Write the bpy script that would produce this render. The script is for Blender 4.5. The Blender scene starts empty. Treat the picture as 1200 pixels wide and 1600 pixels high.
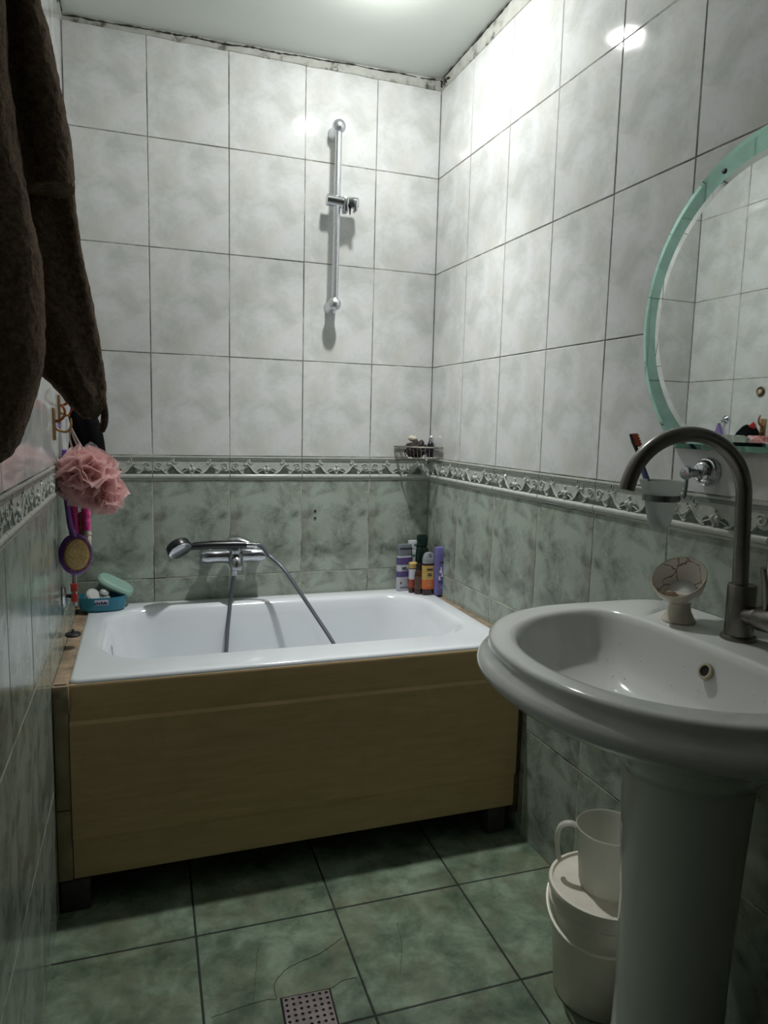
import bpy, math, random
from mathutils import Vector, Matrix, noise
random.seed(7)
sc = bpy.context.scene
COL = sc.collection

# ------------------------------------------------------------------ camera
cam_d = bpy.data.cameras.new('camera'); cam = bpy.data.objects.new('camera', cam_d); COL.objects.link(cam)
R2 = Vector((0.94612882, -0.32283265, 0.02488654)); U2 = Vector((0.01643838, 0.12465244, 0.99206429)); FW = Vector((0.32337291, 0.93821151, -0.12324411))
cm = Matrix(((R2.x, U2.x, -FW.x), (R2.y, U2.y, -FW.y), (R2.z, U2.z, -FW.z))).to_4x4()
cm.translation = Vector((-1.01679, -2.44478, 1.18495))
cam.matrix_world = cm
cam_d.sensor_fit = 'VERTICAL'; cam_d.sensor_height = 36; cam_d.sensor_width = 27
cam_d.lens = 1106.73 / 1600 * 36; cam_d.clip_start = 0.02
sc.camera = cam
# ------------------------------------------------------------------ world, exposure
w = bpy.data.worlds.new('world'); sc.world = w; w.use_nodes = True
w.node_tree.nodes['Background'].inputs[0].default_value = (0.02, 0.02, 0.02, 1)
w.node_tree.nodes['Background'].inputs[1].default_value = 1
sc.view_settings.view_transform = 'Standard'; sc.view_settings.look = 'None'
sc.view_settings.exposure = 0.0; sc.view_settings.gamma = 1
LAMP = Vector((-0.37, -0.508, 2.368)); LAMP_EMIT = 430.0
LAMP_COL = (0.985, 1.0, 0.985)
# the downward beam of the same lamp
ld_ = bpy.data.lights.new('lamp_beam', 'AREA'); ld_.shape = 'DISK'; ld_.size = 0.06; ld_.energy = 3.8; ld_.spread = math.radians(78); ld_.color = LAMP_COL
lo_ = bpy.data.objects.new('lamp_beam', ld_); COL.objects.link(lo_); lo_.location = LAMP + Vector((0, 0, -0.026))

# ------------------------------------------------------------------ helpers
def s2l(c):
    return tuple(((v / 255) / 12.92 if v / 255 <= 0.04045 else ((v / 255 + 0.055) / 1.055) ** 2.4) for v in c)
def new_mat(name):
    m = bpy.data.materials.new(name); m.use_nodes = True
    return m, m.node_tree, m.node_tree.nodes['Principled BSDF']
def L(nt, a, b): nt.links.new(a, b)
def ramp(nt, fac, stops):
    r = nt.nodes.new('ShaderNodeValToRGB')
    while len(r.color_ramp.elements) < len(stops): r.color_ramp.elements.new(0.5)
    for e, (p, c) in zip(r.color_ramp.elements, stops):
        e.position = p; e.color = (*c, 1)
    L(nt, fac, r.inputs[0]); return r.outputs[0]
def noise_tex(nt, vec, scale, detail=4, rough=0.5, dist=0.0):
    n = nt.nodes.new('ShaderNodeTexNoise'); n.inputs['Scale'].default_value = scale
    n.inputs['Detail'].default_value = detail; n.inputs['Roughness'].default_value = rough
    n.inputs['Distortion'].default_value = dist
    if vec is not None: L(nt, vec, n.inputs['Vector'])
    return n.outputs['Fac']
def coord(nt, kind='Object'):
    return nt.nodes.new('ShaderNodeTexCoord').outputs[kind]
def mapping(nt, vec, loc=(0, 0, 0), scale=(1, 1, 1), rot=(0, 0, 0)):
    m = nt.nodes.new('ShaderNodeMapping'); L(nt, vec, m.inputs[0])
    m.inputs['Location'].default_value = loc; m.inputs['Scale'].default_value = scale; m.inputs['Rotation'].default_value = rot
    return m.outputs[0]
def mixc(nt, fac, a, b, mode='MIX'):
    m = nt.nodes.new('ShaderNodeMix'); m.data_type = 'RGBA'; m.blend_type = mode
    for sock, v in ((m.inputs[0], fac), (m.inputs[6], a), (m.inputs[7], b)):
        if isinstance(v, (int, float)): sock.default_value = v
        elif isinstance(v, tuple): sock.default_value = (*v, 1)
        else: L(nt, v, sock)
    return m.outputs[2]
def bump(nt, p, h, strength=0.2, dist=0.001):
    b = nt.nodes.new('ShaderNodeBump'); b.inputs['Strength'].default_value = strength; b.inputs['Distance'].default_value = dist
    L(nt, h, b.inputs['Height']); L(nt, b.outputs[0], p.inputs['Normal'])
def pbr(name, col, rough=0.4, metal=0.0, var=0.0, vscale=30, bmp=0.0, bscale=200, spec=0.5, coat=0.0, trans=0.0, sheen=0.0, sss=0.0):
    m, nt, p = new_mat(name)
    p.inputs['Roughness'].default_value = rough; p.inputs['Metallic'].default_value = metal
    p.inputs['Specular IOR Level'].default_value = spec
    if coat: p.inputs['Coat Weight'].default_value = coat; p.inputs['Coat Roughness'].default_value = 0.08
    if trans: p.inputs['Transmission Weight'].default_value = trans
    if sheen: p.inputs['Sheen Weight'].default_value = sheen
    o = coord(nt)
    n = noise_tex(nt, o, vscale, 5, 0.6)
    lo = tuple(c * (1 - var) for c in col); hi = tuple(min(1, c * (1 + var)) for c in col)
    L(nt, ramp(nt, n, [(0.3, lo), (0.7, hi)]), p.inputs['Base Color'])
    if bmp: bump(nt, p, noise_tex(nt, o, bscale, 3), bmp, 0.001)
    return m
def milky(name, col, alpha=0.85):
    m, nt, p = new_mat(name)
    p.inputs['Roughness'].default_value = 0.25
    o = coord(nt); L(nt, ramp(nt, noise_tex(nt, o, 25, 3), [(0.2, tuple(c * .93 for c in col)), (0.8, col)]), p.inputs['Base Color'])
    tl = nt.nodes.new('ShaderNodeBsdfTranslucent'); tl.inputs[0].default_value = (*col, 1)
    tp = nt.nodes.new('ShaderNodeBsdfTransparent'); tp.inputs[0].default_value = (*col, 1)
    m1 = nt.nodes.new('ShaderNodeMixShader'); m1.inputs[0].default_value = 0.45
    m2 = nt.nodes.new('ShaderNodeMixShader'); m2.inputs[0].default_value = 1 - alpha
    L(nt, p.outputs[0], m1.inputs[1]); L(nt, tl.outputs[0], m1.inputs[2]); L(nt, m1.outputs[0], m2.inputs[1]); L(nt, tp.outputs[0], m2.inputs[2])
    L(nt, m2.outputs[0], nt.nodes['Material Output'].inputs[0])
    return m

class M:
    def __init__(s): s.v = []; s.f = []; s.mi = []; s.uv = {}; s.cur = 0
    def face(s, idx, uv=None):
        if uv: s.uv[len(s.f)] = uv
        s.f.append(tuple(idx)); s.mi.append(s.cur)
    def add(s, verts):
        b = len(s.v); s.v += [Vector(p) for p in verts]; return b
    def quad(s, a, b, c, d, uv=None):
        i = s.add([a, b, c, d]); s.face((i, i + 1, i + 2, i + 3), uv)
    def loft(s, rings, cap0=True, cap1=True, closed=True):
        n = len(rings[0]); base = [s.add(r) for r in rings]
        for k in range(len(rings) - 1):
            a, b = base[k], base[k + 1]
            for i in range(n if closed else n - 1):
                j = (i + 1) % n
                s.face((a + i, a + j, b + j, b + i))
        if closed and cap0: s.face([base[0] + i for i in reversed(range(n))])
        if closed and cap1: s.face([base[-1] + i for i in range(n)])
        return s
    def box(s, x0, x1, y0, y1, z0, z1, r=0.0):
        if r <= 0:
            i = s.add([(x0, y0, z0), (x1, y0, z0), (x1, y1, z0), (x0, y1, z0), (x0, y0, z1), (x1, y0, z1), (x1, y1, z1), (x0, y1, z1)])
            for q in ((0, 3, 2, 1), (4, 5, 6, 7), (0, 1, 5, 4), (1, 2, 6, 5), (2, 3, 7, 6), (3, 0, 4, 7)): s.face([i + k for k in q])
            return s
        cx, cy = (x0 + x1) / 2, (y0 + y1) / 2; a, b = (x1 - x0) / 2, (y1 - y0) / 2
        rings = []
        for z, ins in ((z0, r), (z0 + r * .3, r * .3), (z0 + r, 0), (z1 - r, 0), (z1 - r * .3, r * .3), (z1, r)):
            rings.append([(cx + x, cy + y, z) for x, y in rrect(a - ins, b - ins, max(r - ins, r * .3), 3)])
        return s.loft(rings)
    def tube(s, path, r, seg=12, cap=True, squash=None):
        pts = [Vector(p) for p in path]; n = len(pts)
        rad = r if isinstance(r, (list, tuple)) else [r] * n
        t0 = (pts[1] - pts[0]).normalized()
        up = Vector((0, 0, 1)) if abs(t0.z) < 0.9 else Vector((1, 0, 0))
        nrm = t0.cross(up).normalized(); rings = []
        for i in range(n):
            t = ((pts[min(i + 1, n - 1)] - pts[max(i - 1, 0)])).normalized()
            nrm = (nrm - t * nrm.dot(t)).normalized(); bn = t.cross(nrm)
            rings.append([pts[i] + (nrm * math.cos(a) + bn * math.sin(a) * (squash or 1)) * rad[i] for a in [2 * math.pi * k / seg for k in range(seg)]])
        return s.loft(rings, cap, cap)
    def lathe(s, prof, c=(0, 0, 0), seg=32, axis=None, sx=1, sy=1, cap0=True, cap1=True):
        c = Vector(c)
        if axis is None: mat = Matrix.Identity(3)
        else: mat = Vector((0, 0, 1)).rotation_difference(Vector(axis).normalized()).to_matrix()
        rings = [[c + mat @ Vector((r * sx * math.cos(a), r * sy * math.sin(a), z)) for a in [2 * math.pi * k / seg for k in range(seg)]] for r, z in prof]
        return s.loft(rings, cap0, cap1)
    def ball(s, c, r, seg=16, sx=1, sy=1, sz=1):
        n = max(6, seg // 2)
        return s.lathe([(max(1e-5, r * math.sin(math.pi * k / n)), -r * math.cos(math.pi * k / n) * sz) for k in range(n + 1)], c, seg, None, sx, sy)
    def xf(s, mat, start=0):
        for i in range(start, len(s.v)): s.v[i] = mat @ s.v[i]
        return s
def rrect(a, b, r, n=4):
    out = []
    r = min(r, a, b)
    for cx, cy, t0 in ((a - r, b - r, 0), (-a + r, b - r, 90), (-a + r, -b + r, 180), (a - r, -b + r, 270)):
        for k in range(n + 1):
            t = math.radians(t0 + 90 * k / n); out.append((cx + r * math.cos(t), cy + r * math.sin(t)))
    return out
def build(name, m, mats, parent=None, smooth=True, angle=35, label=None, cat=None, group=None, kind=None):
    if not isinstance(mats, (list, tuple)): mats = [mats]
    me = bpy.data.meshes.new(name); off = parent['_w'] if parent is not None else None
    if parent is not None: off = Vector(off)
    else:
        off = Vector((0, 0, 0))
        if kind != 'structure':
            xs = [p.x for p in m.v]; ys = [p.y for p in m.v]; zs = [p.z for p in m.v]
            off = Vector(((min(xs) + max(xs)) / 2, (min(ys) + max(ys)) / 2, min(zs)))
    me.from_pydata([tuple(p - off) for p in m.v], [], m.f)
    for mt in mats: me.materials.append(mt)
    me.polygons.foreach_set('material_index', m.mi)
    if m.uv:
        uvl = me.uv_layers.new(name='UVMap')
        for fi, uvs in m.uv.items():
            for li, uv in zip(me.polygons[fi].loop_indices, uvs): uvl.data[li].uv = uv
    if smooth:
        me.polygons.foreach_set('use_smooth', [True] * len(me.polygons)); me.set_sharp_from_angle(angle=math.radians(angle))
    me.update()
    o = bpy.data.objects.new(name, me); COL.objects.link(o)
    o['_w'] = tuple(off)
    if parent is not None: o.parent = parent; o.location = (0, 0, 0)
    else: o.location = off
    if label: o['label'] = label
    if cat: o['category'] = cat
    if group: o['group'] = group
    if kind: o['kind'] = kind
    return o
def thing(name, loc, label, cat, group=None):
    o = bpy.data.objects.new(name, None); COL.objects.link(o); o.location = loc; o.empty_display_size = 0.03
    o['label'] = label; o['category'] = cat; o['_w'] = tuple(loc)
    if group: o['group'] = group
    return o
def S(name, m, mats, **k): return build(name, m, mats, kind='structure', **k)
def bez(p0, p1, p2, p3, n=12):
    p0, p1, p2, p3 = map(Vector, (p0, p1, p2, p3)); out = []
    for i in range(n + 1):
        t = i / n; u = 1 - t
        out.append(p0 * u ** 3 + p1 * 3 * u * u * t + p2 * 3 * u * t * t + p3 * t ** 3)
    return out
def catmull(pts, n=6):
    P = [Vector(p) for p in pts]; P = [P[0] * 2 - P[1]] + P + [P[-1] * 2 - P[-2]]; out = []
    for i in range(1, len(P) - 2):
        for k in range(n):
            t = k / n
            out.append(0.5 * ((2 * P[i]) + (P[i + 1] - P[i - 1]) * t + (2 * P[i - 1] - 5 * P[i] + 4 * P[i + 1] - P[i + 2]) * t * t + (-P[i - 1] + 3 * P[i] - 3 * P[i + 1] + P[i + 2]) * t ** 3))
    out.append(P[-2]); return out

RA = 0.0238                                         # the right wall opens slightly towards the door
RU = Vector((math.sin(RA), -math.cos(RA), 0)); RN = Vector((-math.cos(RA), -math.sin(RA), 0))
def RP(d, z, off=0.0): return RU * d + RN * off + Vector((0, 0, z))
W = 1.2193; ZB = 1.0641; BH = 0.0818; TW = 0.24935; TH = 0.3294; ZT = 2.346; LEN = 2.95
ceil_z = lambda x, y: 2.383 + 0.0186 * x - 0.035 * y

# ------------------------------------------------------------------ tile materials
def tile_mat(name, lo, mid, hi, warm, warmamt, wedge, rough=0.09, scale=9.0, seed=0.0):
    m, nt, p = new_mat(name)
    uv = coord(nt, 'UV'); uv2 = mapping(nt, uv, (seed, seed * 1.7, seed * .3))
    n1 = noise_tex(nt, uv2, scale * 1.15, 8, 0.68, 0.35)
    c = ramp(nt, n1, [(0.36, lo), (0.47, mid), (0.58, hi)])
    n2 = noise_tex(nt, mapping(nt, uv, (3.1 + seed, 1.2, 0)), scale * 0.8, 4, 0.55, 0.4)
    f2 = ramp(nt, n2, [(0.45, (0, 0, 0)), (0.68, (warmamt,) * 3)])
    c = mixc(nt, f2, c, warm)
    n4 = noise_tex(nt, mapping(nt, uv, (7.7, 4.2 + seed, 0)), scale * 3.2, 6, 0.7, 0.3)
    c = mixc(nt, ramp(nt, n4, [(0.55, (0, 0, 0)), (0.75, (0.25,) * 3)]), c, lo)
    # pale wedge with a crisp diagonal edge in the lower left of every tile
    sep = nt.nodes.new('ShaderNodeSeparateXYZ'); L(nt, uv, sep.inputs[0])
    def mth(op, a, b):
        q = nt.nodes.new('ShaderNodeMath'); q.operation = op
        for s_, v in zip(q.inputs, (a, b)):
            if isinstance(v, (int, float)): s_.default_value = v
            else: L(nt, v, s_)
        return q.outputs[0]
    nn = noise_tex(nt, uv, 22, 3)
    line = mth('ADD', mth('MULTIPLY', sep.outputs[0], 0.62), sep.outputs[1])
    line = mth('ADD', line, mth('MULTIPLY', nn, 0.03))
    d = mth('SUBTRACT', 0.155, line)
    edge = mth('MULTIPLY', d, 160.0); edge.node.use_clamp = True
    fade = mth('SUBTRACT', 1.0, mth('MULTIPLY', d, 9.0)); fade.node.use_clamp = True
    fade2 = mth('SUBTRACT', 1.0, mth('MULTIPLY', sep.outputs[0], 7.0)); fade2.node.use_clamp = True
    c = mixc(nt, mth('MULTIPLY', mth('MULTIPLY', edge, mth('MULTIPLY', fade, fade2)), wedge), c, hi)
    L(nt, c, p.inputs['Base Color'])
    p.inputs['Roughness'].default_value = rough
    n3 = noise_tex(nt, coord(nt), 7, 2)
    bump(nt, p, n3, 0.22, 0.004)
    return m
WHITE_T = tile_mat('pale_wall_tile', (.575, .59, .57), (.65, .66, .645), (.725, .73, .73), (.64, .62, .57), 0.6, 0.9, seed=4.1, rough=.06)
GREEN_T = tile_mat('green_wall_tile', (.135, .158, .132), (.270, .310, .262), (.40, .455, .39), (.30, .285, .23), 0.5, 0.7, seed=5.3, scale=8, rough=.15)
def grout_mat(name, a, b, dark):
    m, nt, p = new_mat(name); o = coord(nt)
    c = ramp(nt, noise_tex(nt, o, 4.5, 6, 0.7), [(0.38, dark), (0.50, a), (0.64, b)])
    L(nt, c, p.inputs['Base Color']); p.inputs['Roughness'].default_value = 0.8
    return m
GROUT_U = grout_mat('pale_grout', (.20, .19, .165), (.55, .54, .50), (.05, .045, .04))
GROUT_G = grout_mat('cream_grout', (.42, .42, .33), (.62, .61, .50), (.05, .05, .04))
def floor_mat():
    m, nt, p = new_mat('green_marbled_floor_tile')
    o = coord(nt)
    n1 = noise_tex(nt, o, 9, 9, 0.68, 0.25)
    c = ramp(nt, n1, [(0.35, (.070, .105, .070)), (0.48, (.145, .198, .136)), (0.62, (.25, .325, .24))])
    n2 = noise_tex(nt, mapping(nt, o, (4, 2, 1)), 6, 7, 0.66, 0.2)
    c = mixc(nt, ramp(nt, n2, [(0.46, (0, 0, 0)), (0.68, (0.55,) * 3)]), c, (.20, .19, .12))
    n5 = noise_tex(nt, mapping(nt, o, (9, 2, 1)), 30, 6, 0.7, 0.3)
    c = mixc(nt, ramp(nt, n5, [(0.54, (0, 0, 0)), (0.72, (0.3,) * 3)]), c, (.05, .10, .06))
    L(nt, c, p.inputs['Base Color'])
    L(nt, ramp(nt, noise_tex(nt, o, 12, 4), [(0.3, (.22,) * 3), (0.8, (.40,) * 3)]), p.inputs['Roughness'])
    bump(nt, p, noise_tex(nt, o, 9, 2), 0.15, 0.004)
    return m
FLOOR_T = floor_mat()
FLOOR_G = pbr('dark_floor_grout', (.016, .018, .014), 0.8, var=.3)

# ------------------------------------------------------------------ tiled surfaces
def tiles(m, O, U, V, N, cells, gap=0.0029, t=0.002, tilt=0.00035, rng=random):
    """cells: (u0,u1,v0,v1, cu,cv) - extents and the origin of the tile's own pattern"""
    for u0, u1, v0, v1, cu, cv in cells:
        if u1 - u0 < 0.008 or v1 - v0 < 0.008: continue
        a, b, c, d = u0 + gap / 2, u1 - gap / 2, v0 + gap / 2, v1 - gap / 2
        h = [rng.uniform(-tilt, tilt) for _ in range(3)]; h = h + [h[0] + h[2] - h[1]]
        bv = 0.0012
        outer = [(a, c), (b, c), (b, d), (a, d)]; inner = [(a + bv, c + bv), (b - bv, c + bv), (b - bv, d - bv), (a + bv, d - bv)]
        back = [O + U * x + V * y - N * t for x, y in outer]
        mid = [O + U * x + V * y + N * (hh - 0.0009) for (x, y), hh in zip(outer, h)]
        top = [O + U * x + V * y + N * hh for (x, y), hh in zip(inner, h)]
        i = m.add(back + mid + top)
        uvo = [(x - cu, y - cv) for x, y in outer]; uvi = [(x - cu, y - cv) for x, y in inner]
        for k in range(4):
            j = (k + 1) % 4
            m.face((i + k, i + j, i + 4 + j, i + 4 + k), [uvo[k], uvo[j], uvo[j], uvo[k]])
            m.face((i + 4 + k, i + 4 + j, i + 8 + j, i + 8 + k), [uvo[k], uvo[j], uvi[j], uvi[k]])
        m.face((i + 8, i + 9, i + 10, i + 11), uvi)
def wall(name, O, U, N, length, first, ztop):
    """first: distance of the first vertical joint from O"""
    V = Vector((0, 0, 1)); m = M()
    cols = []; x = first - TW
    while x < length: cols.append((max(0, x), min(length, x + TW), x)); x += TW
    m.cur = 0; k = 0; cells = []
    z = ZB
    while z < ztop - 0.01:
        for a, b, cu in cols: cells.append((a, b, z, min(ztop, z + TH), cu, z))
        z += TH
    tiles(m, O, U, V, N, cells)
    m.cur = 1; cells = []
    z = ZB - BH
    while z > 0.01:
        for a, b, cu in cols: cells.append((a, b, max(0, z - TH), z, cu, z - TH))
        z -= TH
    tiles(m, O, U, V, N, cells)
    # bed behind the tiles (the joints), a solid slab
    for cur, z0, z1 in ((2, ZB - BH / 2, 2.55), (3, -0.05, ZB - BH / 2)):
        m.cur = cur
        f = [O + U * a + V * b - N * 0.0009 for a, b in ((0, z0), (length, z0), (length, z1), (0, z1))]
        r = [p - N * 0.06 for p in f]; i = m.add(f + r)
        for q in ((0, 1, 2, 3), (7, 6, 5, 4), (0, 4, 5, 1), (1, 5, 6, 2), (2, 6, 7, 3), (3, 7, 4, 0)): m.face([i + k for k in q])
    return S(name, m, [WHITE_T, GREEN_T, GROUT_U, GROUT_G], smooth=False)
OB = Vector((0, 0, 0)); UB = Vector((-1, 0, 0)); NB = Vector((0, -1, 0))
OLc = Vector((-W, 0, 0)); UL = Vector((0, -1, 0)); NL = Vector((1, 0, 0))
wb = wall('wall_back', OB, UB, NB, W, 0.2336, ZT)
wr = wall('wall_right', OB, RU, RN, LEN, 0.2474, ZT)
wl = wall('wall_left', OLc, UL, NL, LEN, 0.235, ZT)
# wall behind the camera with a brown door
plaster = pbr('dim_plaster', (.10, .095, .085), 0.7, var=.1, vscale=5)
m = M(); m.box(-W - .1, .2, -LEN - .08, -LEN, -.05, 2.6); S('wall_front', m, plaster)
door_m = pbr('brown_door_wood', (.06, .035, .02), 0.5, var=.3, vscale=8)
m = M(); m.box(-1.12, -.34, -LEN, -LEN + .035, 0.002, 2.02, .004); dr = S('door_1', m, door_m)
for z0, z1 in ((.15, .95), (1.08, 1.9)):
    m = M(); m.box(-1.02, -.44, -LEN + .035, -LEN + .043, z0, z1, .003); build('door_panel', m, door_m, dr)

# floor: square tiles, 33 cm, laid a touch askew
FS = 0.3304; FA = -0.0104; FO = Vector((-0.9148, -0.8911, 0))
FU = Vector((math.cos(FA), math.sin(FA), 0)); FV = Vector((-math.sin(FA), math.cos(FA), 0))
m = M(); cells = []
for i in range(-2, 5):
    for j in range(-7, 4):
        cells.append((i * FS, (i + 1) * FS, j * FS, (j + 1) * FS, i * FS, j * FS))
tiles(m, FO, FU, FV, Vector((0, 0, 1)), cells, gap=0.0046)
m.cur = 1; m.box(-W - .3, .3, -LEN - .1, .2, -.06, -.0013)
fl = S('floor', m, [FLOOR_T, FLOOR_G], smooth=False)
crack_m = pbr('crack_dark', (.02, .025, .018), 0.9)
def crack(pts, r=0.0007):
    P = catmull([(x, y, 0.0004) for x, y in pts], 6)
    P = [p + Vector((random.uniform(-.0012, .0012), random.uniform(-.0012, .0012), 0)) for p in P]
    mm = M(); mm.tube(P, r, 5, squash=0.4); build('crack', mm, crack_m, fl)
crack([(-.770, -1.128), (-.7855, -1.1216), (-.8183, -1.1216), (-.860, -1.126), (-.9024, -1.1317)])
crack([(-.7704, -1.1262), (-.7648, -1.0803), (-.7235, -1.0461), (-.6542, -1.0278), (-.5928, -.9944)])
crack([(-.8176, -1.1167), (-.7996, -1.0417), (-.784, -.9675)], .0004)
crack([(-.5014, -1.1337), (-.471, -1.0635), (-.4537, -.9811)], .0004)
crack([(-.662, -1.134), (-.63, -1.12), (-.595, -1.118)])

# ceiling: glossy pale panel, slightly sloping
def ceil_mat():
    m, nt, p = new_mat('ceiling_panel'); o = coord(nt)
    c = ramp(nt, noise_tex(nt, o, 3, 4), [(0.3, (.66, .70, .65)), (0.7, (.72, .76, .71))]); L(nt, c, p.inputs['Base Color'])
    p.inputs['Roughness'].default_value = 0.32; bump(nt, p, noise_tex(nt, o, 9, 3), 0.1, 0.003); return m
m = M(); c = [(-W - .1, .1), (.2, .1), (.2, -LEN - .1), (-W - .1, -LEN - .1)]
a = m.add([(x, y, ceil_z(x, y)) for x, y in c] + [(x, y, ceil_z(x, y) + .05) for x, y in c])
for q in ((3, 2, 1, 0), (4, 5, 6, 7), (0, 1, 5, 4), (1, 2, 6, 5), (2, 3, 7, 6), (3, 0, 4, 7)): m.face([a + k for k in q])
S('ceiling', m, ceil_mat(), smooth=False)
# plaster band with broken dark joint between tiles and ceiling
def band_mat():
    m, nt, p = new_mat('cracked_filler'); o = coord(nt)
    c = ramp(nt, noise_tex(nt, o, 14, 6, 0.7), [(0.36, (.10, .095, .08)), (0.45, (.42, .42, .38)), (0.7, (.55, .56, .52))])
    L(nt, c, p.inputs['Base Color']); p.inputs['Roughness'].default_value = 0.75; bump(nt, p, noise_tex(nt, o, 60, 4), .5, .002); return m
BANDM = band_mat(); DARKM = pbr('mouldy_joint', (.03, .027, .022), 0.9, var=.5, vscale=40)
def band(idx, O, U, N, length, seed):
    rng = random.Random(seed); m = M(); n = 90; rings = []
    for i in range(n + 1):
        d = length * i / n; P = O + U * d; top = ceil_z(P.x, P.y) + .003
        w1 = .0035 + .002 * noise.noise(Vector((d * 9, seed, 0))); zb = ZT - .004 + .004 * noise.noise(Vector((d * 14, seed, 3)))
        rings.append([P - N * .002 + Vector((0, 0, zb)), P + N * w1 + Vector((0, 0, zb + .004)), P + N * w1 + Vector((0, 0, top)), P - N * .002 + Vector((0, 0, top))])
    m.loft(rings); tr = S('trim_%d' % idx, m, BANDM)
    # the ragged dark crack under the ceiling, in pieces
    d = .01
    while d < length - .02:
        ln = rng.uniform(.05, .22); e = min(length, d + ln)
        P = []; rr = []
        for k in range(13):
            t = d + (e - d) * k / 12; q = O + U * t
            z = ceil_z(q.x, q.y) - .004 - .006 * abs(noise.noise(Vector((t * 6, seed, 9)))) - (.014 if rng.random() < .0 else 0)
            P.append(q + N * .005 + Vector((0, 0, z + rng.uniform(-.001, .001)))); rr.append(.0008 + .0034 * rng.random() * math.sin(math.pi * (k + .3) / 12.6))
        mm = M(); mm.tube(P, rr, 5); build('crack', mm, DARKM, tr)
        d = e + rng.uniform(-.05, .015)
    return tr
t4 = band(4, OB, UB, NB, W, 1.0); t5 = band(5, OB, RU, RN, LEN, 2.0); band(6, OLc, UL, NL, LEN, 3.0)
m = M()
for k in range(26):
    d = random.uniform(.004, .075); z = ceil_z(0, 0) - .004 - d * .25 - random.uniform(0, .028) * (1 - d / .09); P = RP(d, z, .0055)
    m.ball(P, random.uniform(.0015, .0042), 6, 1, .7, 1)
build('crack', m, DARKM, t5, label='dark crumbled patch of filler in the corner')

# relief border between pale and green tiles
CREAM = pbr('border_cream_glaze', (.50, .515, .47), 0.2, var=.12, vscale=60)
SAGE = pbr('border_sage_ground', (.10, .12, .10), 0.35, var=.45, vscale=90)
FIELD = pbr('border_field_glaze', (.50, .52, .475), 0.25, var=.15, vscale=80)
BARM = pbr('border_grey_bar', (.22, .235, .215), 0.25, var=.1)
def border(idx, O, U, N, length, first):
    m = M(); V = Vector((0, 0, 1)); x = first - TW; z0 = ZB - BH
    def P(u, v, n=0.0): return O + U * min(max(u, 0), length) + V * (z0 + v) + N * n
    def strip(u0, u1, prof):
        m.loft([[P(u0, v, n) for v, n in prof], [P(u1, v, n) for v, n in prof]], True, True)
    while x < length:
        a, b = max(0, x) + .0013, min(length, x + TW) - .0013
        if b - a > .01:
            m.cur = 2; strip(a, b, [(.0013, -.002), (.0013, .001), (BH - .0013, .001), (BH - .0013, -.002)])
            m.cur = 0; strip(a, b, [(.0065, .0005)] + [(.0135 - .007 * math.cos(t), .001 + .006 * math.sin(t)) for t in [math.pi * k / 8 for k in range(1, 8)]] + [(.0205, .0005)])
            strip(a, b, [(.0018, .0005), (.0022, .0025), (.0050, .0025), (.0055, .0005)])
            strip(a, b, [(BH - .007, .0005), (BH - .0065, .003), (BH - .003, .003), (BH - .0025, .0005)])
            m.cur = 3
            for f0, f1 in ((.0, .060), (.072, .178), (.190, .25)):
                c, d = max(a, x + f0), min(b, x + f1)
                if d > c: strip(c, d, [(BH - .0155, .0005), (BH - .0145, .0035), (BH - .009, .0035), (BH - .0083, .0005)])
            for mirror in (0, 1):
                fx = (lambda u: x + (TW - u if mirror else u))
                ok = lambda pts: all(a - .004 <= fx(q[0]) <= b + .004 for q in pts)
                # dark sage mounds
                for pts in ([(.002, .0215), (.002, .034), (.012, .030), (.026, .034), (.038, .0215)],
                            [(.044, .0215), (.050, .036), (.062, .046), (.072, .040), (.078, .030), (.086, .0215)],
                            [(.090, .0215), (.093, .034), (.103, .040), (.113, .036), (.117, .0215)]):
                    if not ok(pts): continue
                    m.cur = 1; i = m.add([P(fx(u), v, .0016) for u, v in pts]); idxs = list(range(i, i + len(pts)))
                    m.face(idxs if mirror else idxs[::-1])
                m.cur = 0
                cur = []
                sp = [(.018 + r * math.cos(t), .047 + r * math.sin(t)) for k in range(15) for t, r in [(math.pi * 2.6 - k * .55, .003 + .0007 * k)]]
                cur.append((sp, .0017))
                cur.append(([(.028, .038), (.034, .031), (.040, .024), (.047, .022), (.049, .026)], .0019))
                cur.append(([(.050, .060), (.048, .056), (.052, .053), (.060, .055), (.068, .046), (.078, .032), (.090, .024), (.10, .022)], .0021))
                cur.append(([(.066, .072), (.064, .062), (.070, .057), (.076, .060)], .0019))
                cur.append(([(.086, .0225), (.10, .030), (.112, .034)], .0015))
                cur.append(([(.028, .034), (.040, .036), (.050, .041), (.058, .048)], .0013))
                for pts, r in cur:
                    if ok(pts): m.tube([P(fx(u), v, .0022) for u, v in pts], r, 6)
                for u, v, r in ((.1185, .037, .0065), (.1245, .052, .0038), (.1245, .0235, .0040)):
                    if ok([(u, v)]) and (u < .124 or not mirror): m.ball(P(fx(u), v, .0018), r, 10, 1, 1, 1.15)
        x += TW
    return S('trim_%d' % idx, m, [CREAM, SAGE, FIELD, BARM])
border(1, OB, UB, NB, W, 0.2336); border(2, OB, RU, RN, LEN, 0.2474); border(3, OLc, UL, NL, LEN, 0.235)
m = M()
for z in (.872, .846): m.lathe([(.0045, .0), (.0045, .002)], (-.4335, 0, z), 12, (0, -1, 0))
build('screw_hole', m, DARKM, wb)

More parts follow.
